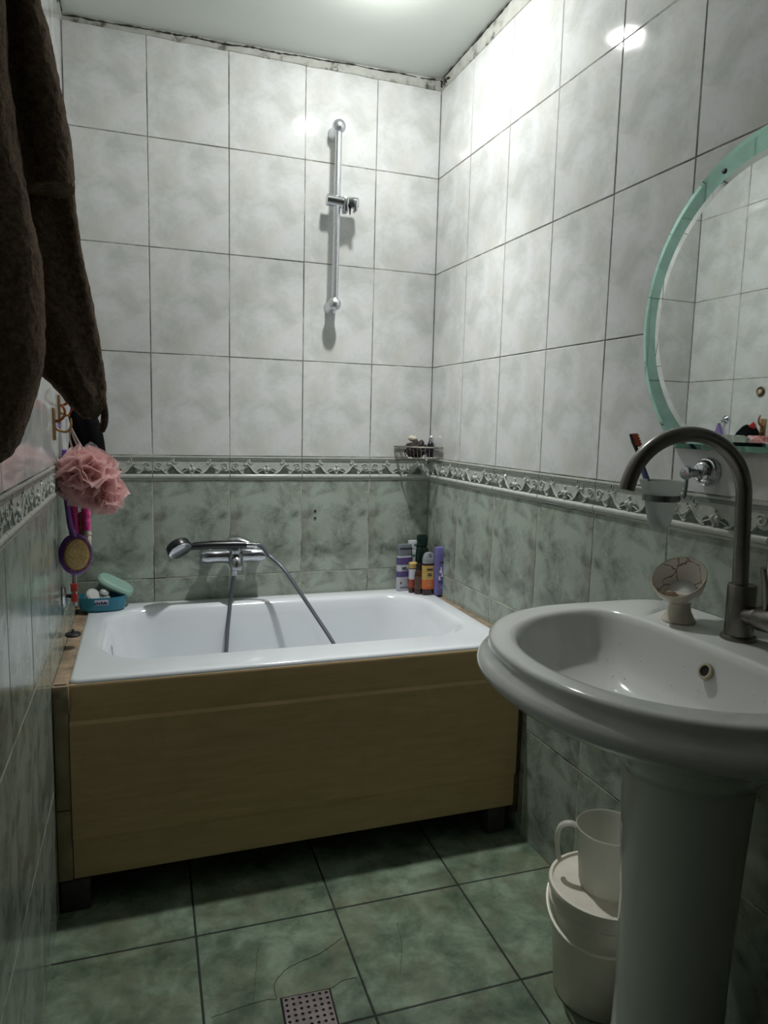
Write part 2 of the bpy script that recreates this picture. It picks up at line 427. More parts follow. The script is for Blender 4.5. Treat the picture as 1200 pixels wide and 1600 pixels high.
# ------------------------------------------------------------------ ceiling lamp
lm, nt, p = new_mat('lamp_diffuser')
e = nt.nodes.new('ShaderNodeEmission'); e.inputs[0].default_value = (*LAMP_COL, 1); e.inputs[1].default_value = LAMP_EMIT
L(nt, e.outputs[0], nt.nodes['Material Output'].inputs[0])
white_pl = pbr('white_plastic', (.75, .75, .72), 0.3, var=.03)
lt = thing('ceiling_lamp', (LAMP.x, LAMP.y, 2.385), 'small round surface lamp glowing on the ceiling above the bathtub', 'lamp')
m = M(); m.lathe([(.062, .030), (.062, .004), (.060, 0), (.039, 0), (.037, .004)], (LAMP.x, LAMP.y, LAMP.z), 48, cap0=True, cap1=False); build('housing', m, white_pl, lt)
m = M(); m.lathe([(.036, .004), (.0365, -.004), (.034, -.012), (.026, -.019), (.014, -.0225), (.002, -.0235)], (LAMP.x, LAMP.y, LAMP.z), 40); build('diffuser', m, lm, lt)

# ------------------------------------------------------------------ bathtub
ENAMEL = pbr('white_enamel', (.74, .77, .80), 0.14, var=.015, vscale=4, coat=.4)
CHROME = pbr('chrome', (.62, .63, .66), 0.12, 1.0, var=.08, vscale=60)
DULLCH = pbr('scaled_chrome', (.50, .51, .54), 0.22, 1.0, var=.18, vscale=90, bmp=.1)
BLACKP = pbr('black_plastic', (.012, .012, .014), 0.28, var=.1)
DARKH = pbr('dark_cavity', (.01, .01, .01), 0.9)
TX0, TX1, TY0, TY1, TZ = -1.184, -.014, -.716, -.006, .576
tub = thing('bathtub', ((TX0 + TX1) / 2, (TY0 + TY1) / 2, 0.0), 'short white enamel bathtub set between the tiled walls', 'bathtub')
def tring(x0, x1, y0, y1, r, z, n=10, jog=0.0):
    a, b = (x1 - x0) / 2, (y1 - y0) / 2
    return [((x0 + x1) / 2 + x, (y0 + y1) / 2 + y, z) for x, y in rrect(a, b, r, n)]
ix0, ix1, iy0, iy1 = -1.128, -.074, -.592, -.078
def inr(k, z, r, dx0=0, dx1=0):   # k insets the opening
    return tring(ix0 + k + dx0, ix1 - k - dx1, iy0 + k * .9, iy1 - k * .9, r, z)
def outr(k, z): return tring(TX0 + k, TX1 - k, TY0 + k, TY1 - k, .022, z)
m = M()
rings = [outr(.05, .20), outr(.045, .45), outr(.012, .540), outr(.002, .548), outr(0, .556), outr(0, .569), outr(.003, .5745), outr(.009, TZ), outr(.03, TZ - .001),
         inr(-.012, TZ, .15), inr(-.004, TZ - .0015, .148), inr(.004, TZ - .006, .146), inr(.011, TZ - .016, .143), inr(.020, TZ - .05, .14, 0, .01),
         inr(.030, TZ - .14, .135, .005, .04), inr(.045, TZ - .25, .13, .01, .09), inr(.060, TZ - .31, .12, .015, .12), inr(.085, TZ - .345, .10, .02, .14), inr(.13, TZ - .358, .08, .03, .16), inr(.20, TZ - .362, .04, .05, .2)]
m.loft(rings, True, True)
build('basin_shell', m, ENAMEL, tub, angle=60)
m = M(); m.lathe([(.026, 0), (.027, .002), (.022, .005), (.005, .006)], (-1.1075, -.30, .50), 24, (1, 0, .1)); build('overflow_cover', m, CHROME, tub)
m = M(); m.lathe([(.002, .006), (.02, .005), (.026, .002), (.027, 0)], (-.98, -.33, .2135), 24); build('drain_ring', m, CHROME, tub)
for x in (-1.04, -.16):
    for y in (-.55, -.16):
        m = M(); m.tube([(x, y, .0), (x, y, .02), (x, y, .22)], [.022, .014, .014], 10); build('leg', m, pbr('dark_iron', (.04, .04, .045), .6), tub)
# cement ledges either side
CEM = pbr('stained_cement', (.30, .22, .145), 0.7, var=.45, vscale=22, bmp=.6, bscale=60)
m = M(); m.box(-W, TX0 + .0005, -.7305, -.001, .50, .568, .003); S('trim_7', m, CEM)
m = M(); a = m.add([(TX1 - .0005, -.0, .545), (TX1 - .0005, -.735, .545), (RP(.735, 0).x, -.735, .545), (0, 0, .545), (TX1 - .0005, -.0, .570), (TX1 - .0005, -.735, .570), (RP(.735, 0).x, -.735, .570), (0, 0, .570)])
for q in ((3, 2, 1, 0), (4, 5, 6, 7), (0, 1, 5, 4), (1, 2, 6, 5), (2, 3, 7, 6), (3, 0, 4, 7)): m.face([a + k for k in q])
S('trim_8', m, CEM, smooth=False)
m = M(); m.box(-W + .002, TX0, -.002, -.0005 + .0005, .565, .572); S('trim_9', m, CEM)
# beige front panel
def panel_mat():
    m, nt, p = new_mat('beige_brushed_paint'); o = coord(nt)
    a = noise_tex(nt, mapping(nt, o, scale=(3, 1, 26)), 2.2, 6, 0.65, 0.6)
    b = noise_tex(nt, o, 6, 7, 0.7, 1.5)
    c = ramp(nt, a, [(0.3, (.52, .355, .185)), (0.7, (.64, .45, .245))])
    c = mixc(nt, ramp(nt, b, [(0.5, (0, 0, 0)), (0.7, (.5,) * 3)]), c, (.46, .31, .16))
    L(nt, c, p.inputs['Base Color']); p.inputs['Roughness'].default_value = .5; bump(nt, p, b, .25, .002); return m
PANM = panel_mat()
m = M(); x0, x1 = -1.1845, -.0005
prof = [(.562, .012), (.566, .004), (.565, .001), (.560, -.001), (.485, -.003), (.478, -.0035), (.470, -.010), (.463, -.0105), (.195, -.0105), (.187, -.010), (.176, -.003), (.090, -.003), (.0835, -.001), (.0825, .002), (.083, .012)]
m.loft([[(x, -.7185 + dy, z) for z, dy in prof] for x in (x0, x0 + .0005, x1 - .0005, x1)], True, True); pn = build('front_panel', m, PANM, tub, angle=25, label='beige painted front panel')
m = M(); m.box(-1.2185, -1.1865, -.724, -.712, .262, .568, .002); m.box(-1.2185, -1.1865, -.724, -.712, .083, .260, .002); build('side_strip', m, pbr('beige_strip', (.36, .28, .17), .6, var=.25, vscale=12, bmp=.4, bscale=80), pn)
m = M(); m.box(.0005, .0155, -.722, -.712, .06, .566, .001); build('edge_filler', m, pbr('brown_gap_filler', (.10, .06, .035), .8, var=.6, vscale=30, bmp=.5), pn, label='dark stained filler strip at right end')
blk = pbr('mortar_block', (.06, .057, .05), .9, var=.3, bmp=.5, bscale=50)
m = M(); m.box(-1.216, -1.150, -.722, -.66, .0005, .0800, .004); build('support_block', m, blk, label='small mortar block under the left end of the beige panel', cat='block')
m = M(); m.box(-.075, -.02, -.715, -.66, .0005, .0800, .004); build('support_block', m, blk, label='small dark block under the right end of the beige panel', cat='block')
# dark void closing strip behind (the brick wall line under the tub)
# ------------------------------------------------------------------ bath mixer on back wall
mx = thing('bath_mixer', (-.725, 0, .73), 'chrome bath mixer tap on the green tiled wall', 'tap')
for s in (-1, 1):
    cx = -.725 + s * .078; m = M()
    m.lathe([(.027, .0), (.028, .004), (.024, .010), (.016, .016), (.016, .045)], (cx, 0, .733), 28, (0, -1, 0))
    build('wall_flange', m, DULLCH, mx)
m = M()
xs = [-.112, -.105, -.09, -.06, -.03, 0, .03, .06, .09, .105, .112]; rs = [.008, .019, .0235, .022, .0235, .029, .0235, .022, .0235, .019, .008]
m.tube([(-.725 + x, -.052, .731) for x in xs], rs, 24); build('body', m, DULLCH, mx)
m = M(); m.lathe([(.023, 0), (.0235, .02), (.022, .030), (.020, .038)], (-.722, -.056, .740), 24, (0, -.15, 1)); build('cartridge_housing', m, DULLCH, mx)
m = M()
m.loft([[( -.722 + a * wd, -.056 + yy + b_ * ln, zz + c_) for a, b_, c_ in [(math.cos(t), 0, math.sin(t) * th) for t in [2 * math.pi * k / 12 for k in range(12)]]]
        for yy, zz, wd, th, ln in [(.026, .786, .008, .004, 0), (.018, .789, .020, .009, 0), (0, .790, .024, .011, 0), (-.02, .789, .022, .009, 0), (-.045, .783, .016, .006, 0), (-.065, .777, .011, .004, 0), (-.075, .775, .005, .002, 0)]], True, True)
mt = Matrix.Translation(Vector((-.722, -.056, .786))) @ Matrix.Rotation(math.radians(62), 4, 'Z') @ Matrix.Translation(-Vector((-.722, -.056, .786)))
m.xf(mt); build('lever', m, DULLCH, mx)
m = M(); m.tube(bez((-.722, -.06, .728), (-.722, -.085, .722), (-.722, -.095, .706), (-.722, -.096, .690), 8), [.024, .025, .0255, .0255, .025, .024, .022, .020, .018], 20); build('spout', m, DULLCH, mx)
m = M(); m.lathe([(.012, 0), (.012, .016), (.009, .017), (.009, .024)], (-.7265, -.07, .668), 16); build('hose_outlet', m, DULLCH, mx)
m = M(); m.box(-.737, -.712, -.092, -.072, .742, .770, .003); build('handset_cradle', m, DULLCH, mx)
# hand shower resting in the cradle
hs = thing('hand_shower', (-.80, -.098, .765), 'black and chrome hand shower lying across the bath mixer', 'shower head')
m = M(); m.tube([(-.872, -.102, .774), (-.85, -.102, .776), (-.80, -.101, .777), (-.73, -.100, .776), (-.69, -.099, .775)], [.011, .0125, .0135, .0135, .0115], 16); build('handle', m, BLACKP, hs)
m = M(); m.tube([(-.86, -.104, .7875), (-.80, -.103, .7905), (-.73, -.102, .7895)], [.0025, .003, .0025], 8); build('chrome_strip', m, CHROME, hs)
ax = Vector((.36, -.64, -.68)).normalized(); hc = Vector((-.906, -.112, .773))
m = M(); m.lathe([(.024, -.017), (.034, -.0155), (.0385, -.011), (.0405, .006), (.039, .012)], hc, 36, ax); hd_ = build('head', m, BLACKP, hs)
m = M(); m.lathe([(.0385, .010), (.038, .0135), (.033, .0145)], hc, 36, ax); build('rim_ring', m, CHROME, hd_)
m = M(); m.lathe([(.030, .010), (.030, .0138), (.002, .0142)], hc, 32, ax)
q = Vector((0, 0, 1)).rotation_difference(ax).to_matrix()
for rr, nn in ((.007, 6), (.014, 10), (.021, 16), (.027, 20)):
    for k in range(nn):
        t = 2 * math.pi * k / nn; m.ball(hc + q @ Vector((rr * math.cos(t), rr * math.sin(t), .0142)), .0012, 6)
build('spray_face', m, pbr('grey_spray_plate', (.13, .14, .15), .35, var=.4, vscale=150), hd_)
m = M(); m.tube([(-.69, -.099, .775), (-.675, -.099, .774), (-.665, -.099, .773), (-.655, -.098, .772)], [.010, .010, .0085, .0085], 16); build('hose_nut', m, CHROME, hs)
m = M(); P = catmull([(-.655, -.098, .772), (-.64, -.098, .768), (-.612, -.105, .735), (-.575, -.135, .700), (-.525, -.17, .625), (-.475, -.21, .545), (-.425, -.26, .46), (-.38, -.31, .36), (-.37, -.36, .26), (-.45, -.38, .232), (-.60, -.30, .230), (-.72, -.22, .236), (-.765, -.16, .30), (-.757, -.12, .45), (-.742, -.085, .57), (-.730, -.07, .65), (-.7265, -.07, .669)], 10)
m.tube(P, .0068, 10)
def hose_mat():
    m, nt, p = new_mat('grey_ribbed_hose'); p.inputs['Base Color'].default_value = (.14, .15, .175, 1); p.inputs['Metallic'].default_value = .4; p.inputs['Roughness'].default_value = .35
    wv = nt.nodes.new('ShaderNodeTexWave'); wv.bands_direction = 'Z'; wv.inputs['Scale'].default_value = 120; L(nt, coord(nt), wv.inputs[0]); bump(nt, p, wv.outputs['Fac'], .3, .001); return m
build('shower_hose', m, hose_mat(), label='grey flexible shower hose looping from the mixer into the bathtub', cat='hose')

# ------------------------------------------------------------------ shower rail
SATIN = pbr('satin_chrome', (.66, .68, .71), 0.34, 1.0, var=.10, vscale=120)
sr = thing('shower_rail', (-.384, 0, 1.56), 'vertical chrome shower rail with empty slider on the pale tiles', 'rail')
bx, by = -.3835, -.058
def bpt(z): return (bx - .006 * (2.15 - z) / .57, by, z)
m = M(); m.tube([bpt(1.585), bpt(1.87), bpt(2.145)], .0112, 20); build('rail_tube', m, SATIN, sr)
for z in (2.150, 1.583):
    P = Vector(bpt(z)); m = M(); m.ball(P, .0225, 24)
    m.tube([P, P + Vector((0, .02, -.004)), (P.x, -.008, P.z - .006), (P.x, -.0005, P.z - .006)], [.017, .016, .0185, .024], 20); build('wall_mount', m, SATIN, sr)
P = Vector(bpt(1.913)); m = M()
m.tube([P + Vector((-.038, .0, .004)), P + Vector((-.036, 0, .004)), P + Vector((0, 0, .002)), P + Vector((.020, 0, 0)), P + Vector((.022, 0, 0))], [.010, .0185, .0185, .0185, .015], 20); sl_ = build('slider', m, CHROME, sr)
m = M(); x, y, z = P
m.box(x + .016, x + .072, y - .018, y + .014, z - .014, z + .018, .005); m.box(x + .018, x + .034, y - .028, y + .010, z - .034, z + .012, .004); m.box(x + .050, x + .062, y - .034, y - .008, z - .032, z + .008, .004)
build('handset_holder', m, CHROME, sl_)
m = M(); m.tube([(x + .041, y - .034, z - .012), (x + .041, y - .010, z - .012)], .0075, 14); m.tube([(x + .040, y - .016, z - .040), (x + .041, y - .016, z - .012)], [.002, .004], 8); build('holder_cavity', m, BLACKP, sl_)

# ------------------------------------------------------------------ corner basket and contents
bk = thing('corner_basket', (-.06, -.06, 1.058), 'wire corner basket holding a dark sponge in the far corner', 'basket')
WIRE = pbr('tarnished_wire', (.30, .285, .25), 0.4, .7, var=.4, vscale=60)
def bpath(z, a, b, n=14):
    return [Vector((-a * math.cos(t) ** .9, -.006 - (b - .006) * math.sin(t) ** .9, z)) for t in [math.pi / 2 * k / n for k in range(n)]] + [Vector((-.005, -b, z))]
top = bpath(1.106, .142, .128); botm = bpath(1.066, .128, .114)
m = M(); m.tube(top + [Vector((-.004, -.006, 1.106)), top[0]], .0030, 8); build('top_rim', m, WIRE, bk)
m = M(); m.tube(botm + [Vector((-.004, -.006, 1.066)), botm[0]], .0024, 8)
for k in range(1, 9):
    x = -.128 * k / 9; m.tube([(x, -.006, 1.066), (x, -.006 - .108 * math.sqrt(max(0, 1 - (x / .128) ** 2)), 1.066)], .0014, 6)
build('tray_grid', m, WIRE, bk)
m = M()
for k in range(0, len(top), 1): m.tube([top[k], botm[k]], .0013, 6)
for k in range(1, 8):
    m.tube([(-.142 * k / 8, -.006, 1.106), (-.128 * k / 8, -.006, 1.066)], .0013, 6); m.tube([(-.005, -.128 * k / 8, 1.106), (-.005, -.114 * k / 8, 1.066)], .0013, 6)
build('side_wires', m, WIRE, bk)
m = M(); m.tube([(-.145 + .03, -.075, 1.067), (-.02, -.105, 1.067)], .0032, 8); build('front_bar', m, CREAM, bk, label='pale front bar')
m = M(); m.lathe([(.010, 0), (.011, .003), (.004, .008)], (-.012, -.002, 1.052), 14, (0, -1, 0)); build('fixing_cap', m, WIRE, bk)
def blob(name, c, r, amp, fr, mat, sx=1, sy=1, sz=1, seg=40, **k):
    m = M(); m.ball((0, 0, 0), r, seg, sx, sy, sz)
    for i, p in enumerate(m.v):
        d = p.normalized() if p.length > 1e-9 else Vector((0, 0, 1)); m.v[i] = p + d * amp * (noise.noise(p * fr) + .6 * noise.noise(p * fr * 2.3 + Vector((3, 3, 3)))) + Vector(c)
    return build(name, m, mat, angle=75, **k)
blob('bath_sponge', (-.078, -.062, 1.097), .036, .012, 60, pbr('brown_net', (.022, .012, .012), .75, var=.7, vscale=160, bmp=1, bscale=300), 1.05, .9, .85, 56, label='dark brown ruffled sponge in the corner basket', cat='sponge')
blob('soap_piece', (-.091, -.055, 1.136), .015, .003, 60, pbr('cream_soap', (.52, .47, .36), .5, var=.12), 1.15, .9, .75, 24, label='cream lump on top of the dark sponge', cat='soap')
sb = thing('mini_bottle', (-.017, -.045, 1.069), 'tiny dark bottle with shiny cap in the corner basket', 'bottle')
m = M(); m.lathe([(.010, 0), (.012, .002), (.012, .045), (.010, .052), (.007, .055)], (-.017, -.045, 1.069), 20); build('body', m, pbr('dark_glass', (.012, .011, .018), .3), sb)
m = M(); m.lathe([(.009, 0), (.010, .002), (.010, .018), (.007, .022)], (-.015, -.045, 1.124), 20); build('cap', m, pbr('silver_cap', (.7, .7, .72), .2, .8), sb)

# ------------------------------------------------------------------ bottles in the corner of the tub
def bottle(name, label, x, y, a, b, h, rot, body, neck, caps, bands, lean=0.0, marks=()):
    t = thing(name, (x, y, TZ), label, 'bottle', None)
    mt = Matrix.Translation((x, y, TZ + .0005)) @ Matrix.Rotation(rot, 4, 'Z') @ Matrix.Rotation(lean, 4, 'Y')
    def ring(k, z, g=0.0): return [(px, py, z) for px, py in rrect(a * k + g, b * k + g, min(a, b) * k * .9 + g, 5)]
    m = M(); m.loft([ring(k, z) for k, z in neck]).xf(mt); build('body', m, body, t)
    for mat, pr_ in caps:
        m = M(); m.loft([ring(k, z) for k, z in pr_]).xf(mt); build('cap', m, mat, t)
    for mat, z0, z1 in bands:
        m = M(); g = .0005; full = rrect(a + g, b + g, min(a, b) * .9 + g, 5)
        m.loft([[(px, py, z) for px, py in full] for z in (z0, z1)], False, False).xf(mt)
        m2 = M(); build('label_band', m, mat, t)
    if marks:
        for mat, lst in marks:
            m = M()
            for (u, z, wd, ht) in lst: m.box(u - wd / 2, u + wd / 2, -b - .0014, -b + .002, z - ht / 2, z + ht / 2)
            m.xf(mt); build('print', m, mat, t, smooth=False)
    return t
PUR = pbr('purple_print', (.10, .065, .20), .4, var=.05); WHT = pbr('white_label', (.55, .55, .60), .4, var=.05); GRC = pbr('grey_cap', (.20, .22, .25), .35, .2)
INK = pbr('dark_ink', (.03, .03, .035), .5); BRN = pbr('amber_plastic', (.055, .022, .012), .2, var=.2); BLK = BLACKP
bottle('shampoo_bottle', 'purple and white flat bottle with grey cap at the left of the corner group', -.104, -.040, .030, .012, .172, .12, WHT,
       [(.90, 0), (1, .004), (1, .125), (.98, .130)], [(GRC, [(.98, .130), (1.0, .132), (1.0, .150), (.97, .157), (.92, .170), (.88, .172)])],
       [(PUR, .098, .124), (PUR, .052, .073)], marks=[(INK, [(.0, .1585, .050, .004)] + [(-.018 + .006 * k, .012, .004, .004) for k in range(7)] + [(-.018, .030, .006, .006), (.015, .037, .008, .016)] + [(-.006, .086, .018, .004), (-.002, .080, .026, .002)])])
bottle('lotion_bottle', 'white bottle with green cap edge behind the purple one, in the corner group', -.0665, -.024, .019, .014, .165, 0, pbr('white_bottle', (.50, .54, .55), .3),
       [(.9, 0), (1, .004), (1, .140), (.9, .150), (.6, .158), (.6, .168)], [(pbr('white_cap', (.5, .55, .56), .3), [(.75, .152), (.95, .153), (.95, .180), (.9, .182)])], [], marks=[(pbr('teal_ink', (.05, .22, .16), .4), [(.008, .170, .016, .004), (-.002, .13, .014, .004), (0, .10, .018, .003)])])
GRNB = pbr('dark_green_plastic', (.008, .02, .016), .2)
bottle('tall_bottle', 'tallest bottle in the corner group, black with dark green shoulder and cap', -.0335, -.036, .026, .018, .21, -.2, GRNB,
       [(.9, 0), (1, .004), (1, .135), (.92, .152), (.6, .163), (.5, .165)], [(pbr('green_black_cap', (.005, .016, .013), .22, var=.8, vscale=30), [(.62, .163), (.80, .164), (.80, .198), (.74, .203), (.5, .205)])], [])
YEL = pbr('yellow_label', (.50, .34, .10), .4, var=.1); ORG = pbr('orange_label', (.55, .13, .03), .4, var=.15, vscale=60); RED = pbr('red_label', (.35, .06, .03), .4, var=.2)
bottle('sample_tube', 'small yellow, white and red bottle at the feet of the purple and white one', -.0845, -.080, .0145, .011, .105, 0, BRN,
       [(.9, 0), (1, .003), (1, .085), (.8, .09)], [(YEL, [(.8, .09), (1.1, .091), (1.15, .108), (.8, .112)])], [(RED, .018, .050), (WHT, .050, .088)], marks=[(INK, [(0.002, .101, .014, .004)])])
bottle('amber_bottle', 'small brown bottle with black cap standing left of the orange-labelled one', -.0705, -.104, .0150, .0145, .115, 0, BRN,
       [(.92, 0), (1, .003), (1, .072), (.8, .084), (.55, .088)], [(BLK, [(.55, .087), (.66, .088), (.66, .108), (.5, .112)])], [(pbr('brown_label', (.09, .045, .03), .35, var=.5, vscale=120), .020, .066)], marks=[(pbr('dull_print', (.2, .16, .13), .5), [(.004, .06 - .006 * k, .009, .0012) for k in range(7)])])
bottle('honey_shampoo', 'black bottle with grey cap and orange and yellow label in the corner group', -.0415, -.122, .0235, .014, .150, 0, pbr('red_black_plastic', (.03, .008, .008), .2),
       [(.88, 0), (1, .004), (1, .112), (.97, .115)], [(pbr('silver_grey_cap', (.30, .32, .34), .3, .2), [(.97, .115), (1, .116), (.98, .130), (.85, .144), (.55, .153), (.2, .155)])],
       [(ORG, .022, .056), (YEL, .056, .108)], marks=[(INK, [(0, .094, .022, .006), (0, .078, .014, .003), (0, .072, .016, .003), (0, .150, .010, .002)]), (pbr('pale_print', (.6, .35, .2), .5), [(-.006, .042, .003, .014), (-.001, .048, .008, .002), (.003, .040, .002, .012), (-.002, .033, .008, .002)])])
VIO = pbr('violet_plastic', (.135, .115, .30), .32, var=.08)
bottle('conditioner_bottle', 'plain violet upright bottle nearest the right wall in the corner group', .0, -.140, .0245, .013, .176, -.05, VIO,
       [(.90, 0), (1, .004), (1, .020), (1.0, .15)], [(pbr('violet_cap', (.155, .135, .33), .3), [(1.0, .150), (1.0, .152), (.98, .166), (.88, .174), (.7, .176)])],
       [], lean=-.02, marks=[(INK, [(-.004, .122, .004, .008), (.002, .122, .004, .006), (.008, .121, .004, .008)]), (pbr('white_print', (.6, .6, .68), .5), [(-.003, .088, .010, .010), (.002, .075, .006, .012), (-.008, .064, .006, .014), (-.002, .098, .004, .012), (.0, .030, .003, .003)]), (pbr('navy_print', (.05, .04, .14), .5), [(-.004, .052, .018, .004)])])

# ------------------------------------------------------------------ soap box
TEAL = pbr('teal_plastic', (.02, .19, .27), .3, var=.05); MINT = pbr('mint_plastic', (.27, .43, .37), .35, var=.05)
sx, sy = -1.139, -.072
bxo = thing('soap_box', (sx, sy, TZ), 'open teal plastic soap box with mint lid on the tub corner', 'soap box')
def ov(a, b, z, dz=0): return [(sx + a * (abs(math.cos(t)) ** .7) * (1 if math.cos(t) > 0 else -1), sy + b * (abs(math.sin(t)) ** .7) * (1 if math.sin(t) > 0 else -1), z) for t in [2 * math.pi * k / 40 for k in range(40)]]
m = M(); z0 = TZ + .0005
m.loft([ov(.060, .036, z0 + .0), ov(.066, .040, z0 + .006), ov(.069, .0425, z0 + .012), ov(.0705, .044, z0 + .036), ov(.0715, .045, z0 + .046), ov(.0685, .042, z0 + .046), ov(.066, .040, z0 + .020), ov(.060, .035, z0 + .010)]); build('tray', m, TEAL, bxo)
m = M(); m.box(sx - .022, sx + .018, sy - .0462, sy - .043, z0 + .024, z0 + .040, .0005); build('sticker', m, pbr('pale_sticker', (.45, .42, .55), .5), bxo)
m = M()
for k, (u, h_) in enumerate([(-.018, .006), (-.012, .009), (-.006, .007), (0, .010), (.005, .006), (.010, .009), (.015, .007)]): m.box(sx - .002 + u - .0022, sx - .002 + u + .0022, sy - .0468, sy - .0455, z0 + .026, z0 + .026 + h_)
build('print', m, pbr('navy_ink', (.02, .02, .07), .5), bxo)
m = M(); st = len(m.v)
def ovl(a, b, z): return [(a * (abs(math.cos(t)) ** .7) * (1 if math.cos(t) > 0 else -1), b * (abs(math.sin(t)) ** .7) * (1 if math.sin(t) > 0 else -1), z) for t in [2 * math.pi * k / 40 for k in range(40)]]
m.loft([ovl(.058, .040, .0), ovl(.060, .042, 0), ovl(.0605, .0425, .006), ovl(.056, .038, .013), ovl(.045, .028, .017), ovl(.043, .026, .0155), ovl(.054, .036, .011), ovl(.058, .040, .004)], False, False)
i = m.add(ovl(.045, .028, .0168)); m.face(range(i, i + 40))
m.xf(Matrix.Translation((sx + .036, sy + .030, TZ + .068)) @ Matrix.Rotation(math.radians(30), 4, 'Y') @ Matrix.Rotation(math.radians(12), 4, 'X')); build('lid', m, MINT, bxo)
WP = pbr('glossy_white_plastic', (.55, .56, .55), .25, var=.05)
jr = thing('cream_jar', (sx - .032, sy - .005, z0 + .012), 'white round jar lying tilted at the left in the soap box', 'jar')
m = M(); m.lathe([(.014, -.012), (.020, -.010), (.022, 0), (.022, .018), (.019, .021), (.003, .022)], (sx - .034, sy - .004, z0 + .040), 28, (.45, -.55, .55)); build('jar_body', m, WP, jr)
m = M(); m.lathe([(.023, 0), (.0235, .003), (.0235, .008), (.021, .010)], (sx - .034 + .0045, sy - .004 - .0055, z0 + .0455), 28, (.45, -.55, .55)); build('lid', m, WP, jr)
m = M(); m.lathe([(.003, -.006), (.012, -.003), (.015, .004), (.012, .010), (.003, .013)], (sx + .004, sy - .002, z0 + .052), 20, (.3, -.6, .5)); m.box(sx - .010, sx + .022, sy - .018, sy + .012, z0 + .011, z0 + .044, .005)
build('soap_bar', m, pbr('pearl_soap', (.48, .50, .48), .25, var=.15), label='shiny pale soap and cap standing at the middle of the soap box', cat='soap')

# ------------------------------------------------------------------ left wall: hooks and hanging things
GOLD = pbr('gold_metal', (.42, .25, .10), .35, .8, var=.15); COPPER = pbr('copper_hook', (.35, .12, .05), .3, .8)
def hook(y, z0, z1, label):
    t = thing('wall_hook', (-W, y, z0), label, 'hook', 'gold hooks')
    m = M(); m.box(-W + .0008, -W + .005, y - .012, y + .012, z0, z1, .0015); build('backplate', m, GOLD, t)
    m = M(); zc = z0 + .03
    m.tube(bez((-W + .004, y, zc), (-W + .03, y, zc - .02), (-W + .045, y, zc - .005), (-W + .040, y, zc + .026), 10), [.0032] * 8 + [.003, .0025, .0015], 10); build('lower_prong', m, GOLD, t)
    m = M(); m.tube(bez((-W + .004, y, zc + .016), (-W + .03, y, zc + .022), (-W + .032, y, zc + .040), (-W + .020, y, zc + .058), 10), [.0036] * 8 + [.0034, .003, .0018], 10); build('upper_prong', m, COPPER, t)
    return t
hook(-.395, 1.165, 1.240, 'gold wall hook carrying the black cap')
hook(-.525, 1.125, 1.205, 'gold wall hook carrying the pink bath puff')
# black cap
CAPM = pbr('black_cloth', (.004, .004, .005), .9, var=.3, vscale=60, bmp=.5, bscale=120, spec=.05)
cp = thing('black_cap', (-1.16, -.37, 1.02), 'black cloth cap hanging behind the pink bath puff', 'cap')
rows = [(1.214, -1.180, -1.160, .010), (1.207, -1.190, -1.145, .022), (1.187, -1.198, -1.128, .040), (1.155, -1.192, -1.116, .055), (1.12, -1.198, -1.110, .062), (1.08, -1.202, -1.106, .064), (1.04, -1.203, -1.106, .060), (1.005, -1.198, -1.118, .050), (.985, -1.185, -1.13, .03)]
m = M(); rings = []
for z, xl, xr, th in rows:
    c = Vector(((xl + xr) / 2, -.375, z)); a = (xr - xl) / 2; rg = []
    for k in range(40):
        t = 2 * math.pi * k / 40; f = 1 + .05 * math.sin(7 * t + z * 30); rg.append(c + Vector((a * math.cos(t), th * math.sin(t) * f, .004 * math.sin(5 * t))))
    rings.append(rg)
m.loft(rings); build('crown', m, CAPM, cp, angle=80)
m = M(); m.box(-1.186, -1.160, -.398, -.392, 1.180, 1.226, .002); m.xf(Matrix.Translation((-1.173, -.395, 1.20)) @ Matrix.Rotation(math.radians(38), 4, 'Y') @ Matrix.Translation((1.173, .395, -1.20)))
build('red_tag', m, pbr('red_cloth', (.55, .03, .025), .6), cp, label='red fabric tag')
# pink puff
def net_mat(name, col, a):
    m, nt, p = new_mat(name); o = coord(nt)
    L(nt, ramp(nt, noise_tex(nt, o, 60, 3), [(0.3, tuple(c * .85 for c in col)), (.7, col)]), p.inputs['Base Color']); p.inputs['Roughness'].default_value = .55
    tl = nt.nodes.new('ShaderNodeBsdfTranslucent'); tl.inputs[0].default_value = (*col, 1); tp = nt.nodes.new('ShaderNodeBsdfTransparent')
    m1 = nt.nodes.new('ShaderNodeMixShader'); m1.inputs[0].default_value = .4; m2 = nt.nodes.new('ShaderNodeMixShader'); m2.inputs[0].default_value = a
    L(nt, p.outputs[0], m1.inputs[1]); L(nt, tl.outputs[0], m1.inputs[2]); L(nt, m1.outputs[0], m2.inputs[1]); L(nt, tp.outputs[0], m2.inputs[2]); L(nt, m2.outputs[0], nt.nodes['Material Output'].inputs[0]); return m
PINK = net_mat('pink_net', (.95, .66, .65), .34)
pf = thing('bath_puff', (-1.14, -.50, .97), 'fluffy pink mesh bath puff hanging on the left wall', 'bath puff')
rng = random.Random(5); m = M()
